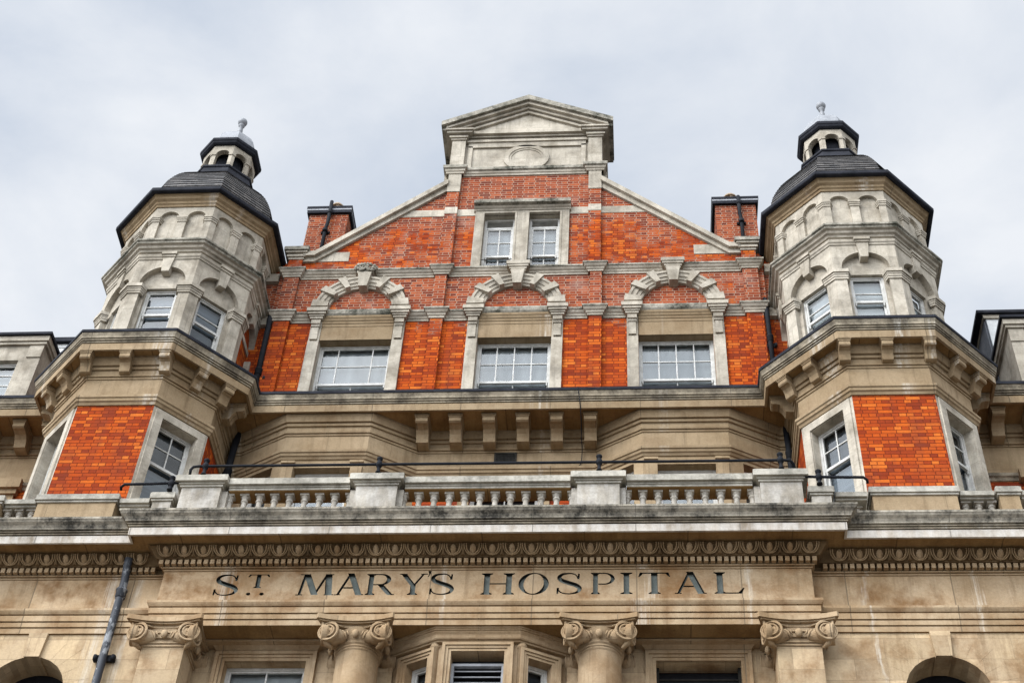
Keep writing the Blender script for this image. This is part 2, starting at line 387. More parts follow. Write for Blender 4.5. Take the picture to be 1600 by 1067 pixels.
# ---------------------------------------------------------------- windows
def window(x, y, ang, u0, u1, z0, z1, o, cols=2, rows=2, meet=None, lowcols=2, blind=None, vent=0., widths=None, label=None, f=.05, colr=None, lowblind=None, deep=.7, bar=.026, zbars=()):
    """sash window: frame mesh (part) with panes and blind as sub-parts; o = out offset of the frame's face"""
    m = MB().fr(x, y, 0, ang).mat(colr or M_WHT)
    zm = meet if meet is not None else z0+.45*(z1-z0); zt = z1
    m.box(u0, u0+f, o-.10, o, z0, z1).box(u1-f, u1, o-.10, o, z0, z1).box(u0+f, u1-f, o-.10, o, z1-f, z1)
    zt = z1-f
    if vent:
        zv = zt-vent
        m.box(u0+f, u1-f, o-.07, o-.01, zv-.055, zv)
        k = max(3, int(vent/.05))
        for i in range(k):
            zz = zv+vent*(i+.3)/k; m.frust((u0+f, u1-f, o-.03, o-.015, zz), (u0+f, u1-f, o-.07, o-.055, zz+.03))
        m.mat(M_DARK).box(u0+f, u1-f, o-.10, o-.08, zv, zt).mat(colr or M_WHT)
        zt = zv-.055
    a, b = u0+f, u1-f; g = .038
    # upper sash
    m.box(a, a+g, o-.065, o-.02, zm, zt).box(b-g, b, o-.065, o-.02, zm, zt).box(a+g, b-g, o-.065, o-.02, zt-g, zt).box(a, b, o-.068, o-.012, zm-.03, zm+.035)
    ws = widths or [1/cols]*cols; acc = 0
    for w in ws[:-1]:
        acc += w; uu = a+(b-a)*acc; m.box(uu-bar/2, uu+bar/2, o-.058, o-.026, zm+.035, zt-g)
    if rows > 1:
        for k in range(1, rows):
            zz = zm+(zt-zm)*(k/rows if rows > 1 and not isinstance(rows, float) else .5)
            m.box(a+g, b-g, o-.060, o-.028, zz-bar/2, zz+bar/2)
    for zz in zbars: m.box(a+g, b-g, o-.060, o-.028, zz-bar/2, zz+bar/2)
    # horns of the sash
    for uu in (a+.012, b-.05): m.frust((uu+.008, uu+.03, o-.05, o-.02, zm-.11), (uu, uu+.038, o-.05, o-.015, zm-.03))
    # lower sash (set further back)
    m.box(a, a+g, o-.12, o-.075, z0, zm-.03).box(b-g, b, o-.12, o-.075, z0, zm-.03).box(a+g, b-g, o-.12, o-.075, z0, z0+.07)
    for k in range(1, lowcols):
        uu = a+(b-a)*k/lowcols; m.box(uu-bar/2, uu+bar/2, o-.115, o-.08, z0+.07, zm-.03)
    w = m.build('window', HB, label)
    p = MB().fr(x, y, 0, ang).mat(M_GLS)
    p.quad((a, o-.045, zm), (b, o-.045, zm), (b, o-.045, zt), (a, o-.045, zt)); p.quad((a, o-.10, z0), (b, o-.10, z0), (b, o-.10, zm), (a, o-.10, zm))
    p.build('pane', w, recalc=False)
    bl = MB().fr(x, y, 0, ang); q = o-.15
    bl.mat(blind or M_BL1).quad((u0, q, zm-.05), (u1, q, zm-.05), (u1, q, z1), (u0, q, z1))
    bl.mat(lowblind or M_BL2).quad((u0, q-.02, z0), (u1, q-.02, z0), (u1, q-.02, zm-.05), (u0, q-.02, zm-.05))
    bl.build('blind', w)
    return w

# ---------------------------------------------------------------- key dimensions
TX, TY, T8 = 7.764, -.394, math.tan(PI/8)
AL, WS = 1.93, 1.72                        # lower turret: front apothem, half-width
def low_path(s, yb=-.43):                  # plan of the lower turret stage, travelling so that outside is on the right
    c = s*TX; f = AL*T8
    return [(c-WS, yb), (c-WS, TY-AL+WS-f), (c-f, TY-AL), (c+f, TY-AL), (c+WS, TY-AL+WS-f), (c+WS, yb)]
def ring_path(s, a, yb=-.43):
    c = s*TX; f = a*T8
    return [(c-a, yb), (c-a, TY-f), (c-f, TY-a), (c+f, TY-a), (c+a, TY-f), (c+a, yb)]
def bay_path(s):
    p = [(1.9, 0), (2.88, -.58), (4.66, -.58), (5.75, 0)]
    return p if s > 0 else [(-x, y) for x, y in reversed(p)]
def octv(s, a):
    c = math.cos(PI/8); return [(s*TX+a/c*math.cos(PI/8+k*PI/4), TY+a/c*math.sin(PI/8+k*PI/4)) for k in range(8)]
# ================================================================ main upper cornice
m = MB()
path = [(-15, -.43)]+ring_path(-1, AL)+ring_path(1, AL)+[(15, -.43)]
prof = [(-.3, 20.93), (.34, 20.965), (.345, 20.92), (.40, 20.915), (.405, 21.10), (.385, 21.102), (.385, 21.122), (.42, 21.125), (.42, 21.15), (.40, 21.152), (.40, 21.172), (.44, 21.175), (.445, 21.20), (.42, 21.202), (.42, 21.222),
        (.46, 21.225), (.465, 21.28), (.485, 21.33), (.49, 21.36), (.51, 21.362), (.515, 21.43), (.44, 21.45), (-.5, 21.50)]
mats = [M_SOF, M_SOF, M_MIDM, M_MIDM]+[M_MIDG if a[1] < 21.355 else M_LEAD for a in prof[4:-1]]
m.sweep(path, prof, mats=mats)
# soffit and top back to the recessed wall
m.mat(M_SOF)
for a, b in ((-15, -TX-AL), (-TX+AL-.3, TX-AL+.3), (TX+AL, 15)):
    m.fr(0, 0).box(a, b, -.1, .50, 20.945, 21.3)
CORN = m.build('cornice', HB, 'long projecting stone cornice stepping round both turrets below the gable windows')

# bed moulding round bays, wall and turrets
m = MB()
pb = [(-15, 0), (-TX-WS, 0)]+low_path(-1, 0)[1:-1]+[(-TX+WS, 0)]+bay_path(-1)+bay_path(1)+[(TX-WS, 0)]+low_path(1, 0)[1:-1]+[(TX+WS, 0), (15, 0)]
prof = [(0, 20.42), (.02, 20.42), (.03, 20.455), (.015, 20.457), (.015, 20.475), (.05, 20.478), (.06, 20.52), (.03, 20.523), (.03, 20.66), (.07, 20.665), (.085, 20.72), (.065, 20.723), (.065, 20.74), (.12, 20.745), (.15, 20.86), (.17, 20.90), (.17, 20.955), (0, 20.96)]
m.mat(M_MIDM).sweep(pb, prof)
m.build('bed_moulding', CORN)

# brackets (modillions)
def bracket(x, y, ang, o0, o1, u, w=.26, zt=20.945, h=.52):
    b = MB().fr(x, y, 0, ang).mat(M_MIDM); a0, a1 = u-w/2, u+w/2
    b.box(a0-.03, a1+.03, o0, o1+.03, zt-.05, zt-.004).box(a0-.015, a1+.015, o0, o1+.015, zt-.085, zt-.05)
    L = o1-o0; z0 = zt-.085
    pr = [(0, z0), (L, z0), (L, z0-.10), (L*.93, z0-.125), (L*.80, z0-.12), (L*.62, z0-.15), (L*.50, z0-.22), (L*.44, z0-.30), (L*.40, z0-h+.10), (L*.26, z0-h+.085), (0, z0-h+.085)]
    b.shell([[b.P(uu, o0+l, z) for l, z in pr] for uu in (a0, a1)])
    return b.build('bracket', CORN)
for k in range(6): bracket(0, 0, 0, .06, .67, -1.79+.716*k, h=.49)
for u in (-10.60, -9.95, -11.3, -12.0, 10.22, 10.92, 11.62): bracket(0, 0, 0, .06, .67, u, h=.49)
for s in (-1, 1):
    cx = s*TX
    for u in (-.84, 0, .84): bracket(cx, TY, 0, AL+.02, AL+.36, u, .22, h=.44)
    for ang, us in ((PI/4, (.0, .66)), (-PI/4, (.0, -.66))):
        for u in us: bracket(cx, TY, ang, AL+.02, AL+.36, u-.10*math.copysign(1, ang), .22, h=.44)
    for ang in (PI/2, -PI/2):
        bracket(cx, TY, ang, WS+.02, WS+.5, -.55*math.copysign(1, ang)*1., .22, h=.44)

# ================================================================ recessed storey between the turrets (bays, frieze band, string)
m = MB()
m.mat(M_MID)
pz = [(-15, 0), (-TX-WS, 0)], [(-TX+WS, 0)]+bay_path(-1)+bay_path(1)+[(TX-WS, 0)], [(TX+WS, 0), (15, 0)]
for p in (pz[1],):
    m.sweep(p, [(0, 19.9), (0, 20.45)])
for a, b in ((-15, -TX-WS), (TX+WS, 15)): m.sweep([(a, 0), (b, 0)], [(0, 19.62), (0, 20.45)])
stw = m.build('frieze_band', HB, 'smooth beige stone band under the cornice bending over two canted bays')
m = MB().mat(M_MIDM)
m.sweep(pz[1], [(0, 19.72), (.03, 19.73), (.05, 19.78), (.08, 19.80), (.09, 19.86), (.115, 19.87), (.12, 19.93), (0, 19.96)])
m.build('string_course', stw)
for a, b in ((-15, -TX-WS), (TX+WS, 15)):
    MB().mat(M_MIDG).sweep([(a, 0), (b, 0)], [(0, 19.46), (.03, 19.47), (.05, 19.53), (.09, 19.56), (.10, 19.63), (0, 19.66)]).build('string_course', stw)

# storey wall below the string
cen = [(-.72, .72, 16.4, 19.35)]
bw = MB().mat(M_BRK).fr(0, 0).wall(-1.9, 1.9, 15.5, 19.72, cen, 0, .25).build('storey_wall', HB, 'red brick wall set back behind the balustrade')
for a, b in ((-5.75, -6.1), (5.75, 6.1)): MB().mat(M_BRK).fr(0, 0).wall(min(a, b), max(a, b), 15.5, 19.72).build('storey_wall', HB)
for a, b in ((-15, -TX-WS), (TX+WS, 15)):
    h = (-13, -10.72, 16.5, 18.98) if a < 0 else (10.9, 13, 16.5, 18.98)
    MB().mat(M_BRK).fr(0, 0).wall(a, b, 15.5, 19.47, [h], 0, .25).build('storey_wall', HB)
for s in (-1, 1):
    m = MB().mat(M_MID); P = bay_path(s)
    for (x0, y0), (x1, y1) in zip(P, P[1:]):
        L = math.hypot(x1-x0, y1-y0); ang = math.atan2(y1-y0, x1-x0)
        m.fr(x0, y0, 0, ang)
        if L > 1.5: h = (.30, L-.30, 16.6, 19.52)
        else: h = (.30, L-.22, 16.6, 19.64)
        m.wall(0, L, 15.5, 19.73, [h], 0, .28)
        for a, b in ((h[0]-.27, h[0]), (h[1], h[1]+.27)) if L > 1.5 else ():
            m.box(a+.02, b-.01, .003, .05, 15.6, 19.52); m.box(a-.01, b+.01, .003, .08, 19.60, 19.66)
    m.build('canted_bay', HB, 'canted stone bay behind the balustrade, beside the ' + ('left' if s < 0 else 'right') + ' turret')
m = MB().mat(M_MID).fr(0, 0)
for a, b in ((-.95, -.72), (.72, .95)): m.box(a, b, -.02, .08, 15.6, 19.35)
m.box(-1.0, 1.0, -.02, .08, 19.352, 19.70)
m.build('window_surround', bw)
for s in (-1, 1):
    m = MB().mat(M_MID).fr(0, 0)
    u = sorted((s*10.72 if s < 0 else 10.9, s*10.50 if s < 0 else 10.66)); m.box(u[0], u[1], -.02, .06, 15.6, 19.0)
    a = (-14, -10.45) if s < 0 else (10.6, 14)
    m.box(a[0], a[1], -.02, .07, 19.0, 19.3); m.box(a[0], a[1]+(.05 if s < 0 else 0), -.02, .13, 19.3, 19.42); m.box(a[0]-.0, a[1]+(.12 if s < 0 else 0), -.02, .2, 19.42, 19.66) if s < 0 else m.box(a[0]-.12, a[1], -.02, .2, 19.42, 19.66)
    m.build('window_surround', bw)
for s in (-1, 1):
    P = bay_path(s)
    for (x0, y0), (x1, y1) in zip(P, P[1:]):
        L = math.hypot(x1-x0, y1-y0); ang = math.atan2(y1-y0, x1-x0)
        if L > 1.5: window(x0, y0, ang, .30, L-.30, 16.6, 19.52, -.2, 2, 1, 18.2, 2, M_BL1, lowblind=M_BL1)
        else: window(x0, y0, ang, .30, L-.22, 16.6, 19.64, -.2, 1, 1, 18.2, 1, M_BL4, lowblind=M_BL4)
window(0, 0, 0, -.72, .72, 16.4, 19.35, -.15, 2, 1, 18.4, 2, M_BL4, lowblind=M_BL4)
window(0, 0, 0, -13, -10.72, 16.5, 18.98, -.15, 4, 1, 18, 2, M_BL4); window(0, 0, 0, 10.9, 13, 16.5, 18.98, -.15, 4, 1, 18, 2, M_BL4)

# ================================================================ gable wall
m = MB().mat(M_BRK).fr(0, 0)
WC = (-3.69, 0, 3.69)
holes = [(c-.85, c+.85, 21.45, 24.05) for c in WC]
m.wall(-5.83, 5.83, 21.4, 26.35, holes, 0, .02)
m.wall(-5.83, 5.83, 26.35, 26.9, [(a, b, 26.5, 26.9) for a, b in ((-.95, -.18), (.18, .95))], 0, .02)
ATT = [(-.95, -.18, 26.6, 28.62), (.18, .95, 26.6, 28.62)]
m.wall(-1.2, 1.2, 26.9, 28.62, [(a, b, 26.9, d) for a, b, c, d in ATT], 0, .02)
m.quad((-1.2, 0, 28.62), (1.2, 0, 28.62), (1.2, 0, 30.35), (-1.2, 0, 30.35))
for s in (-1, 1):
    m.face([m.P(s*u, 0, z) for u, z in ((1.2, 26.9), (5.2, 26.9), (1.95, 29.85), (1.95, 30.35), (1.2, 30.35))])
    m.box(*sorted((s*5.75, s*6.5)), -.6, -.12, 21.4, 26.9)
    # pilasters
    m.box(*sorted((s*1.70, s*2.0)), -.02, .10, 21.4, 24.66).box(*sorted((s*1.72, s*2.0)), -.02, .10, 24.96, 26.24).box(*sorted((s*1.66, s*1.97)), -.02, .09, 26.5, 28.63).box(*sorted((s*1.66, s*1.97)), -.02, .09, 28.9, 29.53)
    m.box(*sorted((s*5.33, s*5.71)), -.02, .10, 21.4, 24.66).box(*sorted((s*5.33, s*5.69)), -.02, .10, 24.96, 26.24).box(*sorted((s*5.34, s*5.68)), -.02, .10, 26.5, 26.93)
# brick tympana inside the arches stand a little forward
for c in WC:
    n = 16; m.prism([(c+.78*math.cos(PI*k/n), 25.0+.82*math.sin(PI*k/n)) for k in range(n+1)], .002, .03)
GAB = m.build('gable_wall', HB, 'orange red brick gable wall between the two turrets')

m = MB().mat(M_UPM)   # impost and upper strings, broken round pilasters
def string(z0, z1, prof_o, us, gaps):
    h = z1-z0; x = [-6.4]; path = []
    pil = sorted([(s*a, s*b) if s > 0 else (s*b, s*a) for s in (-1, 1) for a, b in us])
    path = [(-6.4, .12), (-5.78, .12), (-5.78, 0)]
    out = []
    cur = -5.78
    for a, b in pil:
        if a-.001 > cur: out += [(a, 0)]
        out += [(a, -.10), (b, -.10), (b, 0)]; cur = b
    pr = [(0, z0), (.025, z0), (.03, z0+h*.22), (.05, z0+h*.25), (.06, z0+h*.42), (.09, z0+h*.50), (.115, z0+h*.68), (.12, z0+h*.72), (.14, z0+h*.74), (.14, z1-.02), (.12, z1), (-.02, z1+.02)]
    m.sweep(out, pr, mats=[M_UPM]*7+[M_UPS]*4)
string(24.66, 24.95, 0, [(1.69, 2.01), (5.32, 5.72)], [])
string(26.24, 26.51, 0, [(1.69, 2.01), (5.32, 5.70)], [])
m.mat(M_UPM).fr(0, 0)
for s in (-1, 1):
    m.box(*sorted((s*5.86, s*6.4)), -.12, .0, 24.66, 24.95).box(*sorted((s*5.86, s*6.4)), -.12, .0, 26.24, 26.51)
m.build('string_course', GAB, 'weathered stone strings crossing the gable brickwork')

# window dressings
for ci, c in enumerate(WC):
    m = MB().mat(M_UP).fr(c, 0)
    for s in (-1, 1):
        m.box(*sorted((s*.855, s*1.11)), -.02, .07, 21.4, 23.98)
        m.box(*sorted((s*.855, s*1.11)), -.02, .05, 23.983, 24.66)
        m.box(*sorted((s*.90, s*1.07)), .05, .10, 24.02, 24.42)
        m.frust(((s*.985)-.10, (s*.985)+.10, .0, .12, 24.43), ((s*.985)-.11, (s*.985)+.11, 0, .16, 24.62))
        m.box(s*.985-.11, s*.985+.11, .12, .165, 24.50, 24.525)
        # impost cap
        m.mat(M_UPM)
        for k, (e, z0, z1) in enumerate(((.03, 24.66, 24.72), (.055, 24.722, 24.77), (.09, 24.772, 24.84), (.12, 24.842, 24.96))):
            m.box(s*.985-.125-e, s*.985+.125+e, -.02, .14+e, z0, z1)
        m.mat(M_UP)
    m.mat(M_UP).box(-.852, -.848, -.3, .0, 21.4, 24.04).box(.848, .852, -.3, .0, 21.4, 24.04)
    m.mat(M_MIDM)
    m.box(-.852, .852, -.3, .03, 24.046, 24.49)
    m.sweep([(c-.852, 0), (c+.852, 0)], [(.0, 24.49), (.04, 24.49), (.045, 24.58), (.06, 24.585), (.065, 24.64), (.085, 24.66), (.10, 24.72), (.115, 24.735), (.12, 24.80), (.15, 24.84), (.17, 24.92), (.17, 24.965), (0, 25.0)], mats=[M_MIDM]*8+[M_UPS]*4)
    # arch
    m.mat(M_UPM)
    ri, ro, zc = .77, 1.10, 25.0
    prf = [(ri, 0), (ri, .10), (ri+.06, .11), (ri+.07, .135), (ri+.15, .14), (ri+.16, .165), (ri+.25, .17), (ri+.27, .20), (ro, .20), (ro, 0)]
    n = 28; rings = []
    for k in range(n+1):
        t = PI*k/n; rings.append([m.P(r*math.cos(t), o, zc+.02+r*math.sin(t)) for r, o in prf])
    m.shell(rings, closed=False)
    m.mat(M_UP)
    for deg, w in ((6.5, .20), (35, .17), (62, .17), (118, .17), (145, .17), (173.5, .20)):
        t = R(deg); e = (math.cos(t), math.sin(t)); q = (-e[1], e[0])
        def pp(r, w_): return (r*e[0]+q[0]*w_, zc+.02+r*e[1]+q[1]*w_)
        m.prism([pp(ri-.012, -w*.36), pp(ro+.06, -w*.58), pp(ro+.06, w*.58), pp(ri-.012, w*.36)], 0, .235)
    m.prism([(-.10, zc+.50+.2), (.10, zc+.70), (.165, 26.2), (-.165, 26.2)], 0, .27)
    m.mat(M_UPM)
    if ci == 0:
        m.box(-.2, .2, -.02, .24, 26.20, 26.28)
    else:
        for e, z0, z1 in ((.18, 26.20, 26.26), (.21, 26.262, 26.33), (.25, 26.332, 26.40), (.28, 26.402, 26.52)): m.box(-e, e, -.02, .10+e*.62, z0, z1)
    D = m.build('window_surround', GAB)
    if ci == 0:
        k = MB().mat(M_UPS)
        rng = random.Random(3)
        for i in range(60):
            u = -.26+.52*rng.random(); z = 26.25+.24*rng.random(); r = .028+.022*rng.random()
            if (u/.27)**2+((z-26.36)/.14)**2 > 1: continue
            k.lathe(c+u, -.20-.07*math.sqrt(max(0, 1-(u/.28)**2))-.02*rng.random(), [(r*.3, z-r*.95), (r*.8, z-r*.6), (r, z), (r*.8, z+r*.6), (r*.3, z+r*.95)], 8)
        k.fr(c, 0).box(-.25, .25, -.02, .20, 26.285, 26.47)
        k.build('carved_boss', D)
    kw = dict(blind=M_BL1, lowblind=M_BL2, meet=22.80)
    if ci == 0: window(c, 0, 0, -.85, .85, 21.45, 24.045, -.19, 3, 2, 22.80, 2, M_BL1, widths=[.25, .5, .25], lowblind=M_BL3, label='sash window of three uneven lights under the left stone arch')
    else: window(c, 0, 0, -.85, .85, 21.45, 24.045, -.19, 4, 2, 22.80, 2, M_BL1, lowblind=M_BL2)

# attic double window
m = MB().mat(M_UP).fr(0, 0)
m.wall(-1.18, 1.18, 26.5, 28.72, [(a, b, 26.5, d) for a, b, c, d in ATT], .07, .42)
for a, b in ((-1.18, -1.18), (1.18, 1.18)): m.box(a-.004, b+.004, 0, .066, 26.5, 28.72)
for a, b, c, d in ATT:
    m.box(a-.05, a-.004, .07, .085, 26.5, d+.05).box(b+.004, b+.05, .07, .085, 26.5, d+.05).box(a-.003, b+.003, .07, .085, d+.004, d+.05)
m.sweep([(-1.22, 0), (1.22, 0)], [(0, 28.72), (.09, 28.72), (.10, 28.76), (.14, 28.79), (.16, 28.83), (.25, 28.85), (.26, 28.93), (.24, 28.98), (0, 29.03)], mats=[M_UPM]*4+[M_UPS]*4)
m.build('window_surround', GAB)
for a, b, c, d in ATT: window(0, 0, 0, a, b, 26.55, 28.62, -.14, 2, 2, 27.18, 2, M_BL1, vent=.25, lowblind=M_BL4, f=.06)
# stone band, corner stones, pilaster blocks
for s in (-1, 1):
    m = MB().mat(M_UP).fr(0, 0)
    m.prism([(s*1.19, 28.63), (s*3.30, 28.63), (s*3.02, 28.89), (s*1.19, 28.89)], -.02, .012)
    m.box(*sorted((s*1.655, s*1.975)), .012, .10, 28.632, 28.888)
    m.build('stone_band', GAB); m = MB().mat(M_UP).fr(0, 0)
    m.box(*sorted((s*1.65, s*1.98)), -.02, .11, 29.53, 30.27)
    m.build('pilaster_block', GAB); m = MB().mat(M_UP).fr(0, 0)
    m.prism([(s*5.0, 26.93), (s*4.22, 26.93), (s*4.22, 27.28), (s*4.62, 27.28)], -.02, .012)
    m.build('corner_stone', GAB)
# kneelers and coping
for s in (-1, 1):
    m = MB().fr(0, 0)
    for e, z0, z1, mt in ((0., 26.92, 26.99, M_UPM), (.04, 26.992, 27.05, M_UPM), (.02, 27.052, 27.10, M_UPM), (.08, 27.102, 27.16, M_UPM), (.12, 27.162, 27.28, M_UPS)):
        m.mat(mt).box(*sorted((s*(5.32-e), s*(5.70+e))), -.5, .12+e, z0, z1)
    for o1, d0, d1, mt in ((.07, -.02, .12, M_UPM), (.16, .122, .26, M_UPM)):
        P0 = [(5.34, 26.93), (5.03, 26.93), (1.96, 29.70)]
        k = .92; dx, dz = math.sin(math.atan2(2.77, 3.07)), math.cos(math.atan2(2.77, 3.07))
        lo = [(5.34, 26.90+d0), (5.06, 26.90+d0), (1.96, 29.66+d0*1.35)]; hi = [(1.96, 29.66+d1*1.35), (5.06-.0*d1, 26.90+d1*1.12), (5.34, 26.90+d1)]
        m.mat(mt).prism([(s*u, z) for u, z in lo+hi], -.45, o1)
    m.build('coping', GAB)
# attic panel and pediment
m = MB().fr(0, 0).mat(M_UP)
m.box(-1.95, 1.95, -.9, -.001, 30.3, 31.75)
pth = [(-2.02, .9), (-2.02, -.10), (-1.62, -.10), (-1.62, 0), (1.62, 0), (1.62, -.10), (2.02, -.10), (2.02, .9)]
m.sweep(pth, [(0, 30.27), (.03, 30.27), (.04, 30.34), (.06, 30.35), (.07, 30.42), (.11, 30.44), (.12, 30.52), (.11, 30.55), (0, 30.58), (-.1, 30.6)], mats=[M_UPM]*4+[M_UPS]*5)
m.mat(M_UP)
for s in (-1, 1):
    m.box(*sorted((s*1.63, s*1.99)), -.85, .13, 30.56, 31.72)
    m.mat(M_UPM).box(*sorted((s*1.60, s*2.03)), -.85, .17, 31.722, 31.78).box(*sorted((s*1.57, s*2.07)), -.85, .21, 31.782, 31.86).mat(M_UP)
    m.box(*sorted((s*2.0, s*2.12)), -1.0, -.05, 29.9, 30.5)
    # sunk panel frame
    m.box(*sorted((s*1.56, s*1.44)), -.005, .05, 30.6, 31.56)
m.box(-1.56, 1.56, -.005, .05, 31.50, 31.70); m.box(-1.62, 1.62, -.005, .09, 31.70, 31.80)
n = 40
for r0, r1, o in ((.40, .46, .03), (.462, .60, .05)):
    rg = [[m.P(r*math.cos(2*PI*k/n), oo, 31.02+.92*r*math.sin(2*PI*k/n)) for r, oo in ((r0, 0), (r0, o), (r1, o), (r1, 0))] for k in range(n+1)]
    m.shell(rg, caps=False, closed=False)
m.prism([(.40*math.cos(2*PI*k/n), 31.02+.37*math.sin(2*PI*k/n)) for k in range(n)], 0, .012)
# pediment layers
m.mat(M_UPM)
m.box(-2.0, 2.0, -.85, .12, 31.862, 31.98); m.box(-1.50, 1.50, .12, .20, 31.93, 32.05)
m.mat(M_UP).prism([(-2.0, 31.98), (2.0, 31.98), (0, 32.98)], -.85, .12)
def rake(x0, z0, za, th, o0, o1, mt):
    for s in (-1, 1):
        m.mat(mt).prism([(s*x0, z0), (0, za), (0, za+th), (s*x0, z0+th*.9)], o0, o1)
m.mat(M_UPM)
rake(1.62, 32.05, 32.86, .10, .12, .19, M_UPM)
rake(2.02, 32.0, 32.98, .10, .10, .25, M_UPM)
rake(2.16, 32.02, 33.08, .11, -.85, .34, M_UPM)
rake(2.29, 32.06, 33.19, .20, -.9, .42, M_UPS)
for s in (-1, 1):
    m.mat(M_UPM).box(*sorted((s*1.46, s*2.14)), -.85, .28, 31.90, 31.97).box(*sorted((s*1.43, s*2.18)), -.85, .33, 31.972, 32.03)
    m.mat(M_UPS).box(*sorted((s*2.05, s*2.27)), -.9, .30, 31.98, 32.10)
m.build('pediment', GAB, 'stone attic panel with roundel and triangular pediment crowning the gable')

# ================================================================ turrets
def turret(s):
    side = 'left' if s < 0 else 'right'
    cx = s*TX
    m = MB()
    # ---- lower stage: front brick, diagonal window surrounds, sides brick
    lp = low_path(s, .6)
    m.mat(M_MID).sweep(lp, [(0, 19.85), (0, 20.45)])
    for ang in (PI/4, -PI/4):
        e = math.copysign(1, ang); m.fr(cx, TY, 0, ang).mat(M_UP)
        h = (-.55, .27, 16.8, 19.42) if e > 0 else (-.27, .55, 16.8, 19.42)
        u0, u1 = (-.80, .50) if e > 0 else (-.50, .80)
        m.wall(u0, u1, 15.5, 19.72, [h], AL, .30)
        m.mat(M_UP)
        # architrave standing proud around the opening
        a, b = h[0]-.19, h[1]+.17 if e > 0 else h[1]+.19
        if e < 0: a = h[0]-.17
        m.box(a, h[0]-.012, AL-.01, AL+.035, 15.6, 19.62).box(h[1]+.012, b, AL-.01, AL+.035, 15.6, 19.62).box(h[0]-.011, h[1]+.011, AL-.01, AL+.035, 19.432, 19.62)
        window(cx, TY, ang, h[0], h[1], 16.8, 19.42, AL-.20, 2, 2, 18.46, 1, M_BL4, lowblind=M_BL2)
    m.mat(M_MIDM).sweep(lp, [(0, 19.66), (.03, 19.66), (.05, 19.72), (.08, 19.74), (.085, 19.80), (.11, 19.82), (.11, 19.88), (0, 19.92)])
    # ---- upper stage
    a = 1.68; hw = a*T8
    for k in range(-2, 3):
        ang = k*PI/4; m.fr(cx, TY, 0, ang).mat(M_UP)
        brick = abs(k) == 2
        # arch slab
        m.arch(0, 23.85, .52, -hw, hw, 24.64, a, .14, 18)
        for e in (-1, 1):
            m.quad(*[(e*u, o_, z) for u, o_, z in ((.52, a, 21.4), (hw, a, 21.4), (hw, a, 23.85), (.52, a, 23.85))]); m.quad((e*.52, a, 21.4), (e*.52, a-.14, 21.4), (e*.52, a-.14, 23.85), (e*.52, a, 23.85))
        # recess back
        if brick: m.mat(M_BRK)
        h = [] if brick else [(-.37, .37, 21.5, 23.76)]
        m.wall(-.56, .56, 21.4, 24.42, h, a-.14, .16)
        m.mat(M_UP)
        if brick: m.box(-.52, .52, a-.15, a-.11, 23.66, 23.80)
        # pier thickening with caps below the springing
        for e in (-1, 1):
            m.box(*sorted((e*.45, e*.53)), a-.14, a+.004, 21.4, 23.45)
        # keystone
        m.prism([(-.085, 24.16), (.085, 24.16), (.135, 24.64), (-.135, 24.64)], a-.13, a+.05)
        m.mat(M_UPM).box(-.15, .15, a, a+.075, 24.642, 24.70).box(-.175, .175, a, a+.105, 24.702, 24.79).mat(M_UP)
        # blind arcade
        m.mat(M_UP)
        for c, u0, u1 in ((-.32, -hw, 0), (.32, 0, hw)):
            m.arch(c, 26.17, .22, u0, u1, 26.62, a, .085, 12, z0=25.05)
        m.quad((-hw, a-.085, 25.05), (hw, a-.085, 25.05), (hw, a-.085, 26.5), (-hw, a-.085, 26.5))
        m.mat(M_UPM)
        for z0, z1, e in ((26.0, 26.06, .02), (26.062, 26.11, .035), (26.112, 26.17, .05)): m.box(-.10-e*.7, .10+e*.7, a-.06, a+e, z0, z1)
        if not brick:
            window(cx, TY, ang, -.37, .37, 21.5, 23.76, a-.22, 1, 1, 22.98, 1, (M_BL2 if s < 0 else M_BL3), lowblind=(M_BL4 if s < 0 else M_BL3), f=.045, zbars=(23.25,))
    # corner caps of arcade and of the window piers
    for k in range(-2, 2):
        phi = (k+.5)*PI/4
        for z0, z1, e in ((26.0, 26.06, .02), (26.062, 26.11, .035), (26.112, 26.17, .05)):
            corner_cap(m, cx, TY, phi, a, .155, e, z0, z1)
        for z0, z1, e in ((23.45, 23.51, .03), (23.512, 23.57, .045), (23.572, 23.62, .06), (23.622, 23.72, .09)):
            corner_cap(m, cx, TY, phi, a, .27, e, z0, z1)
    st = ring_path(s, a, .6)
    m.mat(M_UPM).sweep(st, [(0, 24.60), (.02, 24.60), (.03, 24.65), (.05, 24.67), (.06, 24.74), (.0, 24.77)])
    m.mat(M_UP).sweep(st, [(0.012, 24.64), (.012, 24.86)])
    m.sweep(st, [(0, 24.82), (.05, 24.83), (.07, 24.88), (.12, 24.90), (.14, 24.96), (.20, 24.98), (.205, 25.03), (.24, 25.05), (.24, 25.10), (.22, 25.13), (-.1, 25.18)], mats=[M_UPM]*5+[M_UPS]*5)
    m.sweep(octv(s, a), [(0, 26.54), (.03, 26.54), (.04, 26.60), (.07, 26.62), (.08, 26.68), (.14, 26.72), (.16, 26.79), (.19, 26.81), (.20, 26.84)], closed=True, mats=[M_MIDM]*8)
    TU = m.build('turret', HB, f'{side} octagonal turret of pale stone with arched windows, blind arcade and slate dome')
    # brick panels of the lower stage
    for ang, u0, u1, o in ((0, -.80, .80, AL), (PI/2, -1.4, 1.01-.39, WS), (-PI/2, -1.01+.39, 1.4, WS)):
        b = MB().mat(M_BRK).fr(cx, TY, 0, ang)
        if ang == 0: b.wall(-AL*T8, AL*T8, 15.5, 19.68, (), o)
        elif ang > 0: b.wall(-1.01, .6, 15.5, 19.68, (), o)
        else: b.wall(-.6, 1.01, 15.5, 19.68, (), o)
        b.build('brick_panel', TU)
    # ---- eaves, dome
    d = MB().mat(M_LEAD)
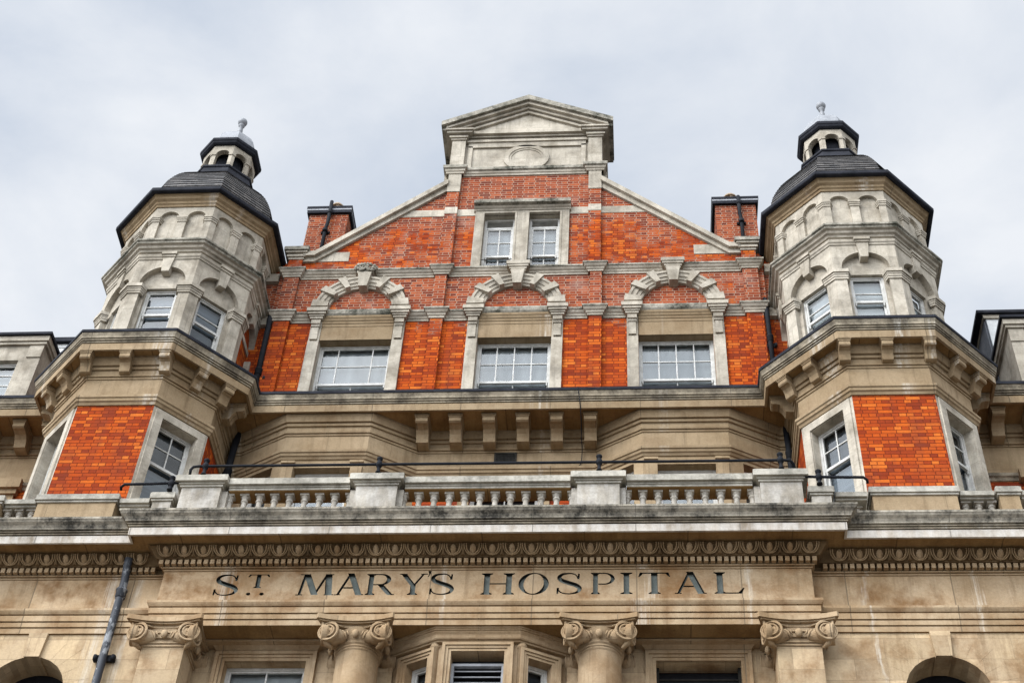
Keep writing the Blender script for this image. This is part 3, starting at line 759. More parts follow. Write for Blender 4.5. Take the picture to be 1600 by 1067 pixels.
    d.sweep(octv(s, a), [(.20, 26.83), (.235, 26.81), (.29, 26.82), (.31, 26.84), (.315, 26.93), (.29, 26.95), (.10, 26.97), (.06, 27.10)], closed=True)
    d.octa(cx, TY, [(1.75, 26.96), (1.74, 27.12)])
    d.mat(M_SLT)
    key = [(27.12, 1.73), (27.4, 1.70), (27.7, 1.63), (28.0, 1.52), (28.3, 1.385), (28.55, 1.235), (28.78, 1.06), (28.93, .92), (29.0, .84)]
    def ap(z):
        for (z0, a0), (z1, a1) in zip(key, key[1:]):
            if z <= z1: return a0+(a1-a0)*(z-z0)/(z1-z0)
        return key[-1][1]
    N = 16; rings = []
    for i in range(N):
        z0 = 27.12+1.85*i/N; z1 = 27.12+1.85*(i+1)/N
        rings += [(ap(z0)+.028, z0-.015), (ap(z1)+.002, z1)]
    d.octa(cx, TY, rings)
    d.build('dome', TU, 'bell shaped octagonal dome of dark slate')
    # ---- lantern
    l = MB().mat(M_LEAD)
    l.octa(cx, TY, [(.90, 28.86), (.90, 28.98), (.87, 29.0), (.77, 29.38), (.80, 29.40), (.80, 29.46), (.6, 29.47)])
    l.octa(cx, TY, [(.38, 29.3), (.38, 30.5)])
    al = .63; hl = al*T8
    l.mat(M_UP)
    for k in range(8):
        l.fr(cx, TY, 0, k*PI/4); l.arch(0, 30.15, .175, -hl, hl, 30.56, al, .14, 12, z0=29.4)
        l.mat(M_UPM).box(-hl, -.165, al-.1, al+.022, 30.10, 30.15).box(.165, hl, al-.1, al+.022, 30.10, 30.15).mat(M_UP)
    l.mat(M_LEAD).sweep(octv(s, al), [(0, 30.50), (.05, 30.51), (.09, 30.54), (.11, 30.60), (.125, 30.61), (.13, 30.70), (.10, 30.72), (-.2, 30.74)], closed=True)
    l.build('lantern', TU, 'small open arcaded lantern on top of the dome')
    f = MB().mat(M_LEADG)
    f.octa(cx, TY, [(.58, 30.73), (.60, 30.84), (.595, 31.0), (.54, 31.22), (.44, 31.43), (.29, 31.62), (.15, 31.74), (.10, 31.82), (.075, 31.88)])
    f.mat(M_LEADG).lathe(cx, TY, [(.08, 31.84), (.065, 32.1), (.05, 32.26), (.085, 32.29), (.085, 32.32), (.05, 32.345), (.075, 32.36), (.115, 32.41), (.13, 32.47), (.115, 32.53), (.07, 32.585), (.02, 32.60)], 14)
    f.build('finial', TU, 'grey lead cap with spike and ball')
    # solid core so that no light leaks through
    c = MB().mat(M_DARK); c.octa(cx, TY, [(1.10, 15.5), (1.10, 26.8)]); c.build('dark_core', TU)

def corner_cap(m, cx, cy, phi, a, w, e, z0, z1):
    """capital wrapped round an octagon corner at angle phi (between two faces)"""
    c8 = math.cos(PI/8); rings = []
    for z in (z0, z1):
        pts = []
        for sgn, dist, out in ((-1, w+e*.7, e), (0, 0, e), (1, w+e*.7, e), (1, w+e*.7, -.08), (0, 0, -.08), (-1, w+e*.7, -.08)):
            # corner point pushed out
            A = (a+out)/c8; px = cx+A*math.sin(phi); py = cy-A*math.cos(phi)
            if sgn:
                an = phi+sgn*PI/8; px += sgn*math.cos(an)*dist; py += sgn*math.sin(an)*dist
            pts.append(Vector((px, py, z)))
        rings.append(pts)
    m.shell(rings)

for s in (-1, 1): turret(s)

# ================================================================ entablature with the name
YF, YS, XE = -2.55, -2.33, 5.745
m = MB()
path = [(-15, YS), (-XE, YS), (-XE, YF), (XE, YF), (XE, YS), (15, YS)]
prof = [(-.34, 13.97), (.035, 13.97), (.035, 14.08), (.018, 14.083), (.018, 14.095), (.055, 14.097), (.057, 14.19), (.038, 14.193), (.038, 14.208), (.075, 14.21), (.078, 14.325), (.06, 14.328), (.06, 14.345), (.09, 14.348), (.11, 14.38), (.125, 14.41), (.125, 14.455), (.0, 14.475)]
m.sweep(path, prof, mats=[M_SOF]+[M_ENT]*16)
prof = [(-.02, 15.185), (.02, 15.185), (.03, 15.205), (.012, 15.208), (.012, 15.222), (.055, 15.225), (.065, 15.242), (.03, 15.245), (.03, 15.362), (.155, 15.366), (.165, 15.385), (.19, 15.42), (.235, 15.48), (.275, 15.525), (.31, 15.535), (.28, 15.54), (.28, 15.575), (.57, 15.585),
        (.575, 15.54), (.615, 15.54), (.62, 15.70), (.60, 15.702), (.60, 15.718), (.64, 15.72), (.645, 15.74), (.62, 15.742), (.62, 15.756), (.665, 15.758), (.67, 15.775), (.65, 15.777), (.65, 15.792), (.70, 15.795), (.705, 15.82), (.735, 15.865), (.785, 15.905), (.805, 15.94), (.815, 15.945), (.82, 15.985), (.79, 16.005), (-.4, 16.05)]
def ent_mat(a, b):
    z = (a[1]+b[1])/2
    if z < 15.24: return M_ENT
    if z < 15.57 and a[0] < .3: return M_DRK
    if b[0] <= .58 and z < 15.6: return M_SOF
    if z < 15.70: return M_COR
    return M_MIDG if z < 15.793 else M_SOOT
mats = [ent_mat(a, b) for a, b in zip(prof, prof[1:])]
m.sweep(path, prof, mats=mats)
ENT = m.build('entablature', HB, 'great stone entablature over the columns with sooty cornice')
# egg and dart, dentils
def eggs(x0, x1, yb, step):
    m = MB(); n = round((x1-x0)/step); st = (x1-x0)/n
    m.fr(0, yb)
    rg_ = random.Random(int(abs(x0)*97))
    for i in range(n):
        u = x0+(i+.5)*st+rg_.uniform(-.006, .006); ew = rg_.uniform(.90, 1.06); eh = rg_.uniform(.93, 1.03)
        tl = lambda z: .17+(z-15.375)*.85      # ovolo lean
        m.mat(M_ARC if rg_.random() < .7 else M_SHL); m.sm = True
        rings = []
        for k in range(7):
            t = -1+2*k/6; rr = math.sqrt(max(0.02, 1-t*t))*(1.0-.18*(-t if t < 0 else 0)); z = 15.455+t*.082*eh
            rings.append([m.P(u+.062*ew*rr*math.cos(2*PI*j/10), tl(z)+.055*rr*math.sin(2*PI*j/10)+.0, z) for j in range(10)])
        m.shell(rings); m.sm = False
        m.mat(M_SHL)
        for rx, rz, r in ((.103, .108, .014), (.138, .125, .011)):
            pts = []
            for j in range(11):
                t = PI*(1.0+j/10); z = 15.485+rz*math.sin(t)*.98; pts.append(m.P(u+rx*math.cos(t)*(1+.12*(1-abs(math.sin(t)))), tl(max(z, 15.375))+.035, max(z, 15.372)))
            m.tube([m.P(u-rx*1.12, tl(15.535)+.02, 15.535)]+pts+[m.P(u+rx*1.12, tl(15.535)+.02, 15.535)], r, 5)
        ud = u+st/2; m.mat(M_DRK)
        if i < n-1:
            m.frust((ud-.008, ud+.008, tl(15.38), tl(15.38)+.05, 15.378), (ud-.022, ud+.022, tl(15.52), tl(15.52)+.03, 15.53))
            m.frust((ud-.035, ud+.035, tl(15.38), tl(15.38)+.03, 15.376), (ud-.012, ud+.012, tl(15.44), tl(15.44)+.03, 15.44))
    return m
eggs(-XE-.16, XE+.16, YF, .352).build('egg_and_dart_moulding', ENT)
eggs(XE+.34, 11.6, YS, .352).build('egg_and_dart_moulding', ENT); eggs(-11.6, -XE-.34, YS, .352).build('egg_and_dart_moulding', ENT)
def dentils(x0, x1, yb):
    m = MB().mat(M_ARC).fr(0, yb); n = round((x1-x0)/.117); st = (x1-x0)/n
    for i in range(n):
        u = x0+(i+.5)*st; m.box(u-.037, u+.037, .02, .14, 15.255, 15.355)
    return m
dentils(-XE-.12, XE+.12, YF).build('dentil_course', ENT); dentils(XE+.2, 12, YS).build('dentil_course', ENT); dentils(-12, -XE-.2, YS).build('dentil_course', ENT)

# ---- lettering, cut into the frieze
def strip(pts, ws):
    pts = [Vector(p) for p in pts]; L = []; Rr = []
    for i, p in enumerate(pts):
        d = (pts[min(i+1, len(pts)-1)]-pts[max(i-1, 0)]).normalized(); n = Vector((-d.y, d.x)); w = ws[i]/2
        L.append(p+n*w); Rr.append(p-n*w)
    return [tuple(p) for p in L+Rr[::-1]]
def spline(ctrl, n=6):
    out = []
    c = [ctrl[0]]+ctrl+[ctrl[-1]]
    for i in range(1, len(c)-2):
        for k in range(n):
            t = k/n; p0, p1, p2, p3 = c[i-1], c[i], c[i+1], c[i+2]
            out.append(tuple(.5*((2*b)+(-a+d)*t+(2*a-5*b+4*d-e)*t*t+(-a+3*b-3*d+e)*t**3) for a, b, d, e in zip(p0, p1, p2, p3)))
    out.append(tuple(ctrl[-1])); return out
TH, TN, SF = .178, .062, .058
def vs(x, z0=0., z1=1., w=TH, ser=(1, 1), sw=.085):   # vertical stem with slab-thin bracketed serifs as one outline
    h = w/2; P = []
    if ser[0]: P += [(x-h-sw, z0), (x+h+sw, z0), (x+h+sw, z0+SF*.7), (x+h, z0+SF*1.7)]
    else: P += [(x-h, z0), (x+h, z0)]
    if ser[1]: P += [(x+h, z1-SF*1.7), (x+h+sw, z1-SF*.7), (x+h+sw, z1), (x-h-sw, z1), (x-h-sw, z1-SF*.7), (x-h, z1-SF*1.7)]
    else: P += [(x+h, z1), (x-h, z1)]
    if ser[0]: P += [(x-h, z0+SF*1.7), (x-h-sw, z0+SF*.7)]
    return P
def dg(x0, z0, x1, z1, w):                             # diagonal stroke of horizontal width w
    return [(x0-w/2, z0), (x0+w/2, z0), (x1+w/2, z1), (x1-w/2, z1)]
def foot(x, z, w, up=True):
    return [(x-w, z), (x+w, z), (x+w, z+SF*.75*(1 if up else -1)), (x-w, z+SF*.75*(1 if up else -1))]
def sglyph():
    c = spline([(.80, .74, .05), (.73, .885, .05), (.60, .965, .055), (.44, .972, .07), (.24, .93, .105), (.13, .80, .145), (.20, .655, .175), (.45, .535, .185), (.72, .42, .185), (.86, .27, .155), (.78, .105, .10), (.56, .028, .06), (.36, .03, .052), (.18, .095, .05), (.08, .25, .05)], 5)
    return [strip([(a, b) for a, b, _ in c], [w for *_, w in c]), [(.765, .70), (.845, .70), (.86, .965), (.80, .965)], [(.04, .02), (.10, .02), (.125, .30), (.045, .30)]]
def oglyph():
    n = 40; out = [(.5+.5*math.cos(2*PI*k/n), .5+.515*math.sin(2*PI*k/n)) for k in range(n)]; inn = [(.5+.335*math.cos(2*PI*k/n-.10), .5+.465*math.sin(2*PI*k/n)) for k in range(n)]
    h = n//2
    return [out[:h+1]+inn[:h+1][::-1], out[h:]+[out[0]]+[inn[0]]+inn[h:][::-1]]
def bowl(x0, zt, zb, r):
    zc, hh = (zt+zb)/2, (zt-zb)/2; o = []; i_ = []
    for k in range(17):
        t = PI/2-PI*k/16; o.append((x0+(r)*math.cos(t)*1.0, zc+hh*math.sin(t))); i_.append((x0+(r-.15)*max(0, math.cos(t)), zc+(hh-.055)*math.sin(t)))
    return [(x0-.25, zt)]+o+[(x0-.25, zb), (x0-.25, zb+.055)]+i_[::-1]+[(x0-.25, zt-.055)]
G = {
 'I': [vs(.5, w=.46, sw=.27)],
 'H': [vs(.16), vs(.84), [(.20, .475), (.80, .475), (.80, .53), (.20, .53)]],
 'T': [vs(.5, 0, .99, ser=(1, 0), w=.19), [(.02, .80), (.07, .80), (.16, .945), (.84, .945), (.93, .80), (.98, .80), (.93, 1.0), (.07, 1.0)]],
 'L': [vs(.24, ser=(1, 1), w=.19), [(.28, 0), (.90, 0), (1.0, .26), (.95, .26), (.80, .055), (.28, .055)]],
 'P': [vs(.20, w=.19), bowl(.56, 1.0, .44, .42)],
 'R': [vs(.17, w=.17), bowl(.50, 1.0, .46, .36), dg(.86, .03, .50, .50, .21), foot(.90, 0, .12)],
 'A': [dg(.12, .0, .50, 1.03, .09), dg(.85, 0, .50, 1.03, .22), [(.26, .31), (.70, .31), (.70, .375), (.26, .375)], foot(.12, 0, .11), foot(.87, 0, .14)],
 'M': [dg(.10, 0, .20, 1.0, .07), dg(.86, 0, .80, 1.0, .175), dg(.50, .02, .235, 1.0, .175), dg(.50, .02, .765, 1.0, .065), foot(.10, 0, .09), foot(.87, 0, .125), foot(.165, 1.0, .10, False), foot(.835, 1.0, .10, False)],
 'Y': [vs(.5, 0, .48, ser=(1, 0), w=.175), dg(.5, .44, .14, 1.0, .19), dg(.53, .44, .84, 1.0, .08), foot(.14, 1.0, .13, False), foot(.85, 1.0, .115, False)],
 'S': sglyph(), 'O': oglyph(),
 '.': [[(.5+.5*math.cos(2*PI*k/14), .5+.5*math.sin(2*PI*k/14)) for k in range(14)]],
 "'": [[(.2, 1.0), (.8, 1.0), (.72, .55), (.35, 0), (.25, .05), (.42, .55)]],
}
LET = [('S', -4.79, -4.30), ('t', -4.20, -3.79), ('M', -3.29, -2.60), ('A', -2.60, -2.08), ('R', -2.05, -1.54), ('Y', -1.47, -.95), ("'", -.985, -.89), ('S', -.93, -.45), ('H', 0.0, .57), ('O', .65, 1.18), ('S', 1.30, 1.79), ('P', 1.91, 2.34), ('I', 2.43, 2.64), ('T', 2.73, 3.31), ('A', 3.36, 3.91), ('L', 4.02, 4.57), ('.', -4.17, -4.09), ('.', -3.93, -3.85)]
Z0, Z1 = 14.645, 15.115
def glyph_polys(ch, a, b):
    z0, z1 = Z0, Z1; g = ch
    if ch == 't': g, z0 = 'T', 14.81
    if ch == '.': z0, z1 = 14.645, 14.71
    if ch == "'": z0, z1 = 15.04, 15.175
    return [[(a+(b-a)*u, z0+(z1-z0)*z) for u, z in P] for P in G[g]]
m = MB().mat(M_FRZ).fr(0, YF); m.box(-XE, XE, -.28, 0, 14.46, 15.19)
FRZ = m.build('frieze', ENT, 'stone frieze carved with ST. MARY\'S HOSPITAL in grey painted letters')
k = MB().mat(M_DRK).fr(0, YF)
cutters = []
for i, (ch, a, b) in enumerate(LET):
    for P in glyph_polys(ch, a, b): cutters.append(P)
def cut(obj, polys, depth):
    """subtract letter prisms from obj; strokes of a letter may overlap, so they are cut one after another in separate groups"""
    groups = {}
    for i, (ch, a, b) in enumerate(LET):
        for j, P in enumerate(glyph_polys(ch, a, b)): groups.setdefault(j, []).append(P)
    for j, Ps in groups.items():
        c = MB().mat(M_LETD).fr(0, YF)
        for P in Ps: c.prism(P, -depth-.0004*j, .05)
        co = c.build('cutter'); md = obj.modifiers.new('cut', 'BOOLEAN'); md.operation = 'DIFFERENCE'; md.solver = 'EXACT'; md.object = co; md.use_self = True; md.material_mode = 'TRANSFER'
        dg_ = bpy.context.evaluated_depsgraph_get(); me = bpy.data.meshes.new_from_object(obj.evaluated_get(dg_))
        obj.modifiers.remove(md); old = obj.data; obj.data = me; bpy.data.meshes.remove(old); bpy.data.objects.remove(co)
    for u in list(obj.data.uv_layers): obj.data.uv_layers.remove(u)
    set_uv(obj.data)
cut(FRZ, cutters, .105)
FRZ.data.name = 'frieze'
for i, (ch, a, b) in enumerate(LET):
    l = MB().mat(M_LET).fr(0, YF)
    for j, P in enumerate(glyph_polys(ch, a, b)): l.prism(P, -.110-.0011*j, -.082-.0011*j)
    l.build('letter' if ch not in ".'" else 'letter_point', FRZ)
# side friezes
for a, b in ((-15, -XE-.002), (XE+.002, 15)): MB().mat(M_FRZ).fr(0, YS).box(a, b, -.28, 0, 14.46, 15.19).build('frieze', ENT)

# ================================================================ columns, piers and capitals
def capital(x, y, square, parent):
    m = MB().mat(M_ARC)
    # abacus with concave sides
    def abac(h, dip, z0, z1):
        pts = []
        for q in range(4):
            an = q*PI/2
            for k in range(9):
                t = -1+2*k/8; u = t*h*.96; o = h-dip*(1-t*t)
                v = Vector((u*math.cos(an)+o*math.sin(an), u*math.sin(an)-o*math.cos(an), 0)); pts.append(v)
        m.shell([[Vector((x+p.x, y+p.y, z)) for p in pts] for z in (z0, z1)])
    abac(.67, .105, 13.88, 13.975); abac(.63, .10, 13.855, 13.879); abac(.56, .09, 13.80, 13.854)
    # echinus / bell
    if not square:
        m.lathe(x, y, [(.375, 13.48), (.40, 13.49), (.405, 13.515), (.39, 13.525), (.39, 13.54), (.415, 13.55), (.42, 13.58), (.40, 13.59), (.41, 13.63), (.47, 13.72), (.49, 13.78), (.49, 13.83)], 32)
    else:
        for e, z0, z1 in ((.395, 13.48, 13.515), (.38, 13.515, 13.535), (.41, 13.535, 13.58), (.395, 13.58, 13.63), (.43, 13.63, 13.72), (.46, 13.72, 13.83)):
            m.fr(x, y).box(-e, e, -e, e, z0, z1-.001)
    cap = m.build('capital', parent)
    # volutes: on each of the four sides a pair turned towards the corner
    v = MB().mat(M_ARC)
    for q in range(4):
        for sgn in (-1, 1):
            ang = q*PI/2+sgn*R(11)
            base = Vector((x, y, 0)); n4 = Vector((math.sin(q*PI/2), -math.cos(q*PI/2), 0)); t4 = Vector((math.cos(q*PI/2), math.sin(q*PI/2), 0))
            c = base+n4*.50+t4*(sgn*.445); v.fr(c.x, c.y, 0, ang); zc = 13.66
            N = 28; rv = .185
            v.sm = False
            v.shell([[v.P(r*math.cos(2*PI*k/N), o, zc+r*math.sin(2*PI*k/N)) for k in range(N)] for r, o in ((rv*.5, -.34), (rv*.80, -.16), (rv*.92, -.08), (rv*.80, -.05), (rv*.97, -.01), (rv, .03), (rv, .07), (rv*.96, .08), (rv*.86, .08), (rv*.82, .02), (rv*.4, .035))])
            pts = []; rad = []
            for k in range(72):
                t = k/71; th = PI/2+sgn*(t*2.3*2*PI); rr = rv*.88*(1-t)**.95+.03
                pts.append(v.P(rr*math.cos(th), .052+.03*t, zc+rr*math.sin(th))); rad.append(.024-.011*t)
            v.tube(pts, .015, 6, rad)
            v.sm = True
            v.shell([[v.P(r*math.cos(2*PI*k/10), o, zc+r*math.sin(2*PI*k/10)) for k in range(10)] for r, o in ((.03, .03), (.03, .095), (.012, .11))]); v.sm = False
            # band running from the volute to the middle under the abacus
            A = [v.P(0, .055, zc+rv*.93)]
            B = base+n4*.50+t4*(sgn*.22)+Vector((0, 0, 13.80)); Cc = base+n4*.485+Vector((0, 0, 13.775))
            v.tube([A[0], (A[0]+B)/2+Vector((0, 0, .015)), B], .018, 5)
            # leaf scrolls between volute and egg
            for k, (du, dz, r) in enumerate(((.235, 13.62, .026), (.20, 13.67, .024), (.165, 13.60, .024), (.13, 13.66, .02))):
                e = base+n4*(.475+.02*k*0)+t4*(sgn*du); v.tube([e+Vector((0, 0, 13.765-.02*k))+t4*(sgn*.03), e+Vector((0, 0, (dz+13.76)/2))+t4*(sgn*.012)+n4*.02, e+Vector((0, 0, dz-.03))-t4*(sgn*.03)], r, 6, [r*.5, r, r*.35])
        # hanging leaf on the corner and the egg
        n4 = Vector((math.sin(q*PI/2), -math.cos(q*PI/2), 0)); base = Vector((x, y, 0))+n4*.455
        v.sm = True
        v.shell([[Vector((base.x, base.y, 13.675+t*.082))+Vector((math.cos(q*PI/2), math.sin(q*PI/2), 0))*(.062*math.sqrt(max(.03, 1-t*t))*math.cos(2*PI*j/12))+n4*(.055*math.sqrt(max(.03, 1-t*t))*math.sin(2*PI*j/12)+.03) for j in range(12)] for t in (-1, -.75, -.4, 0, .4, .75, 1)])
        v.sm = False
        an = q*PI/2+PI/4; nd = Vector((math.sin(an), -math.cos(an), 0)); b0 = Vector((x, y, 0))
        v.tube([b0+nd*.80+Vector((0, 0, 13.86)), b0+nd*.79+Vector((0, 0, 13.74)), b0+nd*.74+Vector((0, 0, 13.56)), b0+nd*.66+Vector((0, 0, 13.47)), b0+nd*.55+Vector((0, 0, 13.43))], .05, 7, [.02, .032, .045, .05, .03])
    v.build('volute', cap, None)
    return cap
def column(x):
    y = -2.26
    m = MB().mat(M_ARC); m.lathe(x, y, [(.43, 5.0), (.43, 5.3), (.40, 6), (.385, 10), (.372, 12.5), (.366, 13.42), (.37, 13.44), (.385, 13.45), (.385, 13.485)], 40)
    c = m.build('column', HB); capital(x, y, False, c)
for x in (-2.07, 2.07): column(x)
for x in (-5.385, 5.385):
    m = MB().mat(M_LOW).fr(x, -2.26); m.box(-.37, .37, -.4, .37, 5.0, 13.49); c = m.build('pier', HB, 'square corner pier with ionic capital'); capital(x, -2.26, True, c)

# ================================================================ ground storey walls behind the columns
YB = -1.95
m = MB().mat(M_LOW).fr(0, YB)
wins = [(-4.47, -3.03, 10.5, 13.66), (3.02, 4.46, 10.5, 13.66)]
m.wall(-5.75, -1.5, GZ, 14.1, [wins[0]], 0, .32); m.wall(1.5, 5.75, GZ, 14.1, [wins[1]], 0, .32)
m.quad((-1.6, 0, GZ), (1.6, 0, GZ), (1.6, 0, 10.2), (-1.6, 0, 10.2))
for s in (-1, 1):                           # side walls with blind arches
    m.fr(0, YS); c = s*7.77; a, b = sorted((s*5.75, s*15))
    lo, hi = sorted((s*5.75, c-s*.9+s*.0)); 
    m.mat(M_LOW)
    u0, u1 = c-.95, c+.95
    m.arch(c, 12.80, .70, u0, u1, 14.0, 0, .55, 20, z0=11.0)
    for p, q in ((a, u0), (u1, b)): m.quad((p, 0, GZ), (q, 0, GZ), (q, 0, 14.0), (p, 0, 14.0))
    m.quad((u0, 0, GZ), (u1, 0, GZ), (u1, 0, 11.0), (u0, 0, 11.0))
    m.mat(M_DARK).quad((u0, -.55, 10.9), (u1, -.55, 10.9), (u1, -.55, 13.6), (u0, -.55, 13.6)); m.mat(M_LOW)
    m.quad((s*5.75, 0, GZ), (s*5.75, -.5, GZ), (s*5.75, -.5, 14), (s*5.75, 0, 14))
    # keystone and voussoirs
    m.prism([(c-.135, 13.46), (c+.135, 13.46), (c+.17, 13.96), (c-.17, 13.96)], -.5, .07)
    for k in range(5):
        for e in (-1, 1):
            t0 = R(12.5+16.2*k); t1 = R(12.5+16.2*(k+1)-.45); r0 = .702; r1 = (1.10, 1.22, 1.02, 1.16, .98)[k]
            q = [(e*r*math.sin(t), 12.80+r*math.cos(t)) for r, t in ((r0, t0), (r1, t0), (r1, t1), (r0, t1))]
            m.prism([(c+u, z) for u, z in q], -.02, .0025)
GS = m.build('ground_storey_wall', HB, 'tan ashlar wall behind and beside the columns')
for wi, (a, b, c, d) in enumerate(wins):
    m = MB().mat(M_ARC).fr(0, YB)
    for i, (w, o) in enumerate(((.06, .04), (.115, .06), (.18, .09))):
        w0 = (0, .061, .116)[i]
        m.box(a-w, a-w0, -.01, o, 9.5, d+w).box(b+w0, b+w, -.01, o, 9.5, d+w).box(a-w0, b+w0, -.01, o, d+w0, d+w)
    q = .2
    m.sweep([(a-.1, YB+.05), (a-.1, YB), (b+.1, YB), (b+.1, YB+.05)], [(0, d+.185), (.06, d+.19), (.08, d+.20), (.115, d+.235), (.14, d+.26), (.24, d+.27), (.25, d+.30), (.0, d+.32)])
    m.build('window_surround', GS)
    if wi == 0: window(0, YB, 0, a, b, c, d, -.18, 2, 1, 12.2, 1, M_BL1, label='sash window with pale blind behind the left pair of columns')
    else:
        w = MB().mat(M_GRL).fr(0, YB); w.box(a, b, -.26, -.18, d-.62, d-.58); w.box(a, b, -.22, -.18, d-.25, d-.23)
        w.box(a, a+.05, -.26, -.17, c, d).box(b-.05, b, -.26, -.17, c, d)
        for k in range(9):
            zz = d-.45-k*.16; w.mat(M_LEADG).frust((a+.05, b-.05, -.20, -.19, zz), (a+.05, b-.05, -.27, -.26, zz+.09))
        w.mat(M_DARK).box(a, b, -.36, -.33, c, d); w.build('louvred_window', HB, 'dark louvred opening behind the right pair of columns')
# canted central bay
m = MB().mat(M_ARC)
CB = [(-1.52, YB), (-.70, -2.38), (.70, -2.38), (1.52, YB)]
for i, ((x0, y0), (x1, y1)) in enumerate(zip(CB, CB[1:])):
    L = math.hypot(x1-x0, y1-y0); ang = math.atan2(y1-y0, x1-x0); m.fr(x0, y0, 0, ang)
    if i == 1: h = (.70-.455, .70+.455, 10.5, 13.58)
    elif i == 0: h = (.30, .74, 10.5, 13.50)
    else: h = (L-.74, L-.30, 10.5, 13.50)
    m.wall(0, L, 8, 14.0, [h], -.05, .28)
    a, b, c, d = h
    for w0, w, o in ((0, .05, .0), (.051, .10, .02), (.101, .155, .045)):
        m.box(a-w, a-w0-.001, -.06, o, 9.5, d+w).box(b+w0+.001, b+w, -.06, o, 9.5, d+w).box(a-w0, b+w0, -.06, o, d+w0+.001, d+w)
m.sweep([(-1.60, YB+.03)]+CB+[(1.60, YB+.03)], [(-.06, 13.745), (.02, 13.75), (.03, 13.775), (.06, 13.78), (.075, 13.80), (.085, 13.86), (.115, 13.90), (.12, 13.915), (.14, 13.92), (.145, 13.94), (.165, 13.945), (.17, 13.968), (-.06, 13.969)])
for x, y in ((-.745, -2.30), (.745, -2.30)): m.lathe(x, y, [(.075, 8), (.075, 13.66), (.09, 13.67), (.095, 13.70), (.08, 13.72), (.08, 13.745)], 14)
CBO = m.build('canted_bay', HB, 'small canted stone bay between the two round columns')
for i, ((x0, y0), (x1, y1)) in enumerate(zip(CB, CB[1:])):
    L = math.hypot(x1-x0, y1-y0); ang = math.atan2(y1-y0, x1-x0)
    if i == 1:
        w = MB().fr(0, -2.38).mat(M_LEADG); a, b, d = -.455, .455, 13.58
        w.box(a, a+.05, -.26, -.17, 10.5, d-.14).box(b-.05, b, -.26, -.17, 10.5, d-.14).box(a+.05, b-.05, -.26, -.17, d-.19, d-.14)
        for k in range(12):
            zz = d-.30-k*.115; w.frust((a+.05, b-.05, -.195, -.18, zz), (a+.05, b-.05, -.27, -.255, zz+.075))
        w.mat(M_DARK).box(a, b, -.34, -.31, 10.5, d); w.build('louvred_window', HB, 'black louvred vent in the front of the canted bay')
    else:
        h = (.30, .74) if i == 0 else (L-.74, L-.30)
        window(x0, y0, ang, h[0], h[1], 10.5, 13.50, -.20, 1, 1, 12.0, 1, M_BL4, lowblind=M_BL4, f=.06)

# ================================================================ terrace and balustrade
m = MB().mat(M_MID).fr(0, 0); m.box(-15, 15, -.1, 2.2, 15.3, 15.95); m.build('terrace_slab', HB)
BAL = MB()
def pedestal(m, u0, u1, yf, zt, zb=15.98, hcap=.24, ov=.12, body=None):
    m.fr(0, yf).mat(body or M_PED).box(u0, u1, -.42, 0, zb, zt-hcap)
    m.mat(M_CAPS)
    for e, z0, z1 in ((.03, zt-hcap, zt-hcap+.045), (.06, zt-hcap+.047, zt-hcap+.08), (ov, zt-hcap+.082, zt-.025), (ov-.02, zt-.025, zt)): m.box(u0-e, u1+e, -.42-e, e, z0+.0005, z1)
def rail(m, u0, u1, yf, zt, low=False):
    m.fr(0, yf)
    if low:
        m.mat(M_CAPS).box(u0, u1, -.36, -.02, zt-.16, zt-.12).box(u0, u1, -.42, .04, zt-.119, zt-.02).box(u0, u1, -.40, .02, zt-.019, zt)
        m.mat(M_PED).box(u0, u1, -.36, -.02, 15.98, 16.18); return
    m.mat(M_SOF).box(u0, u1, -.40, -.05, zt-.262, zt-.251)  # dark board: shade under the rail put into the colour
    m.mat(M_CAPS).box(u0, u1, -.36, -.04, zt-.25, zt-.20).box(u0, u1, -.38, -.02, zt-.199, zt-.16).box(u0, u1, -.42, .04, zt-.159, zt-.03).box(u0, u1, -.40, .02, zt-.029, zt)
    m.mat(M_PED).box(u0, u1, -.36, -.02, 15.98, 16.18)
YP = -2.86
m = BAL
for a, b in ((-5.72, -4.97), (-2.43, -1.66), (1.66, 2.43), (4.97, 5.72)): pedestal(m, a, b, YP, 17.17)
for a, b in ((-4.84, -2.56), (-1.53, 1.53), (2.56, 4.84)): rail(m, a, b, YP+.03, 17.165)
for a in (-4.97, -2.55, -1.66, 1.55, 2.43, 4.86): m.fr(0, YP+.03).mat(M_PED).box(a, a+.11, -.33, -.07, 16.18, 16.92)
for s in (-1, 1):
    def U(a, b): return sorted((s*a, s*b))
    pedestal(m, *U(5.87, 6.22), -2.82, 16.83, hcap=.20, ov=.06); m.fr(0, 0)
    u = U(6.30, 6.86); rail(m, u[0], u[1], -2.76, 16.75, True)
    u = U(6.96, 8.46); pedestal(m, *u, -2.72, 16.90, hcap=.20, ov=.05, body=M_MID)
    u = U(8.52, 9.12); rail(m, u[0], u[1], -2.66, 16.84, True)
    u = U(9.20, 9.55) if s > 0 else U(9.18, 9.5); pedestal(m, *u, -2.70, 16.90, hcap=.2, ov=.05, body=M_MID)
    u = U(9.6, 14); rail(m, u[0], u[1], -2.66, 16.84, True)
BALO = m.build('balustrade', HB, 'weathered stone balustrade with pedestals along the terrace edge')
bprof = [(.078, 0), (.078, .035), (.055, .04), (.06, .07), (.075, .11), (.082, .17), (.078, .24), (.062, .33), (.048, .43), (.044, .50), (.05, .52), (.062, .53), (.062, .555), (.046, .565), (.048, .60), (.066, .635), (.072, .65), (.072, .66)]
def baluster(x, y, z0, z1):
    h = z1-z0; b = MB().mat(M_PED); b.lathe(x, y, [(r*1.1, z0+z/.7*h) for r, z in bprof], 14)
    b.fr(x, y).box(-.085, .085, -.085, .085, z1-.055, z1+.004).box(-.085, .085, -.085, .085, z0-.03, z0+.02)
    return b.build('baluster', BALO)
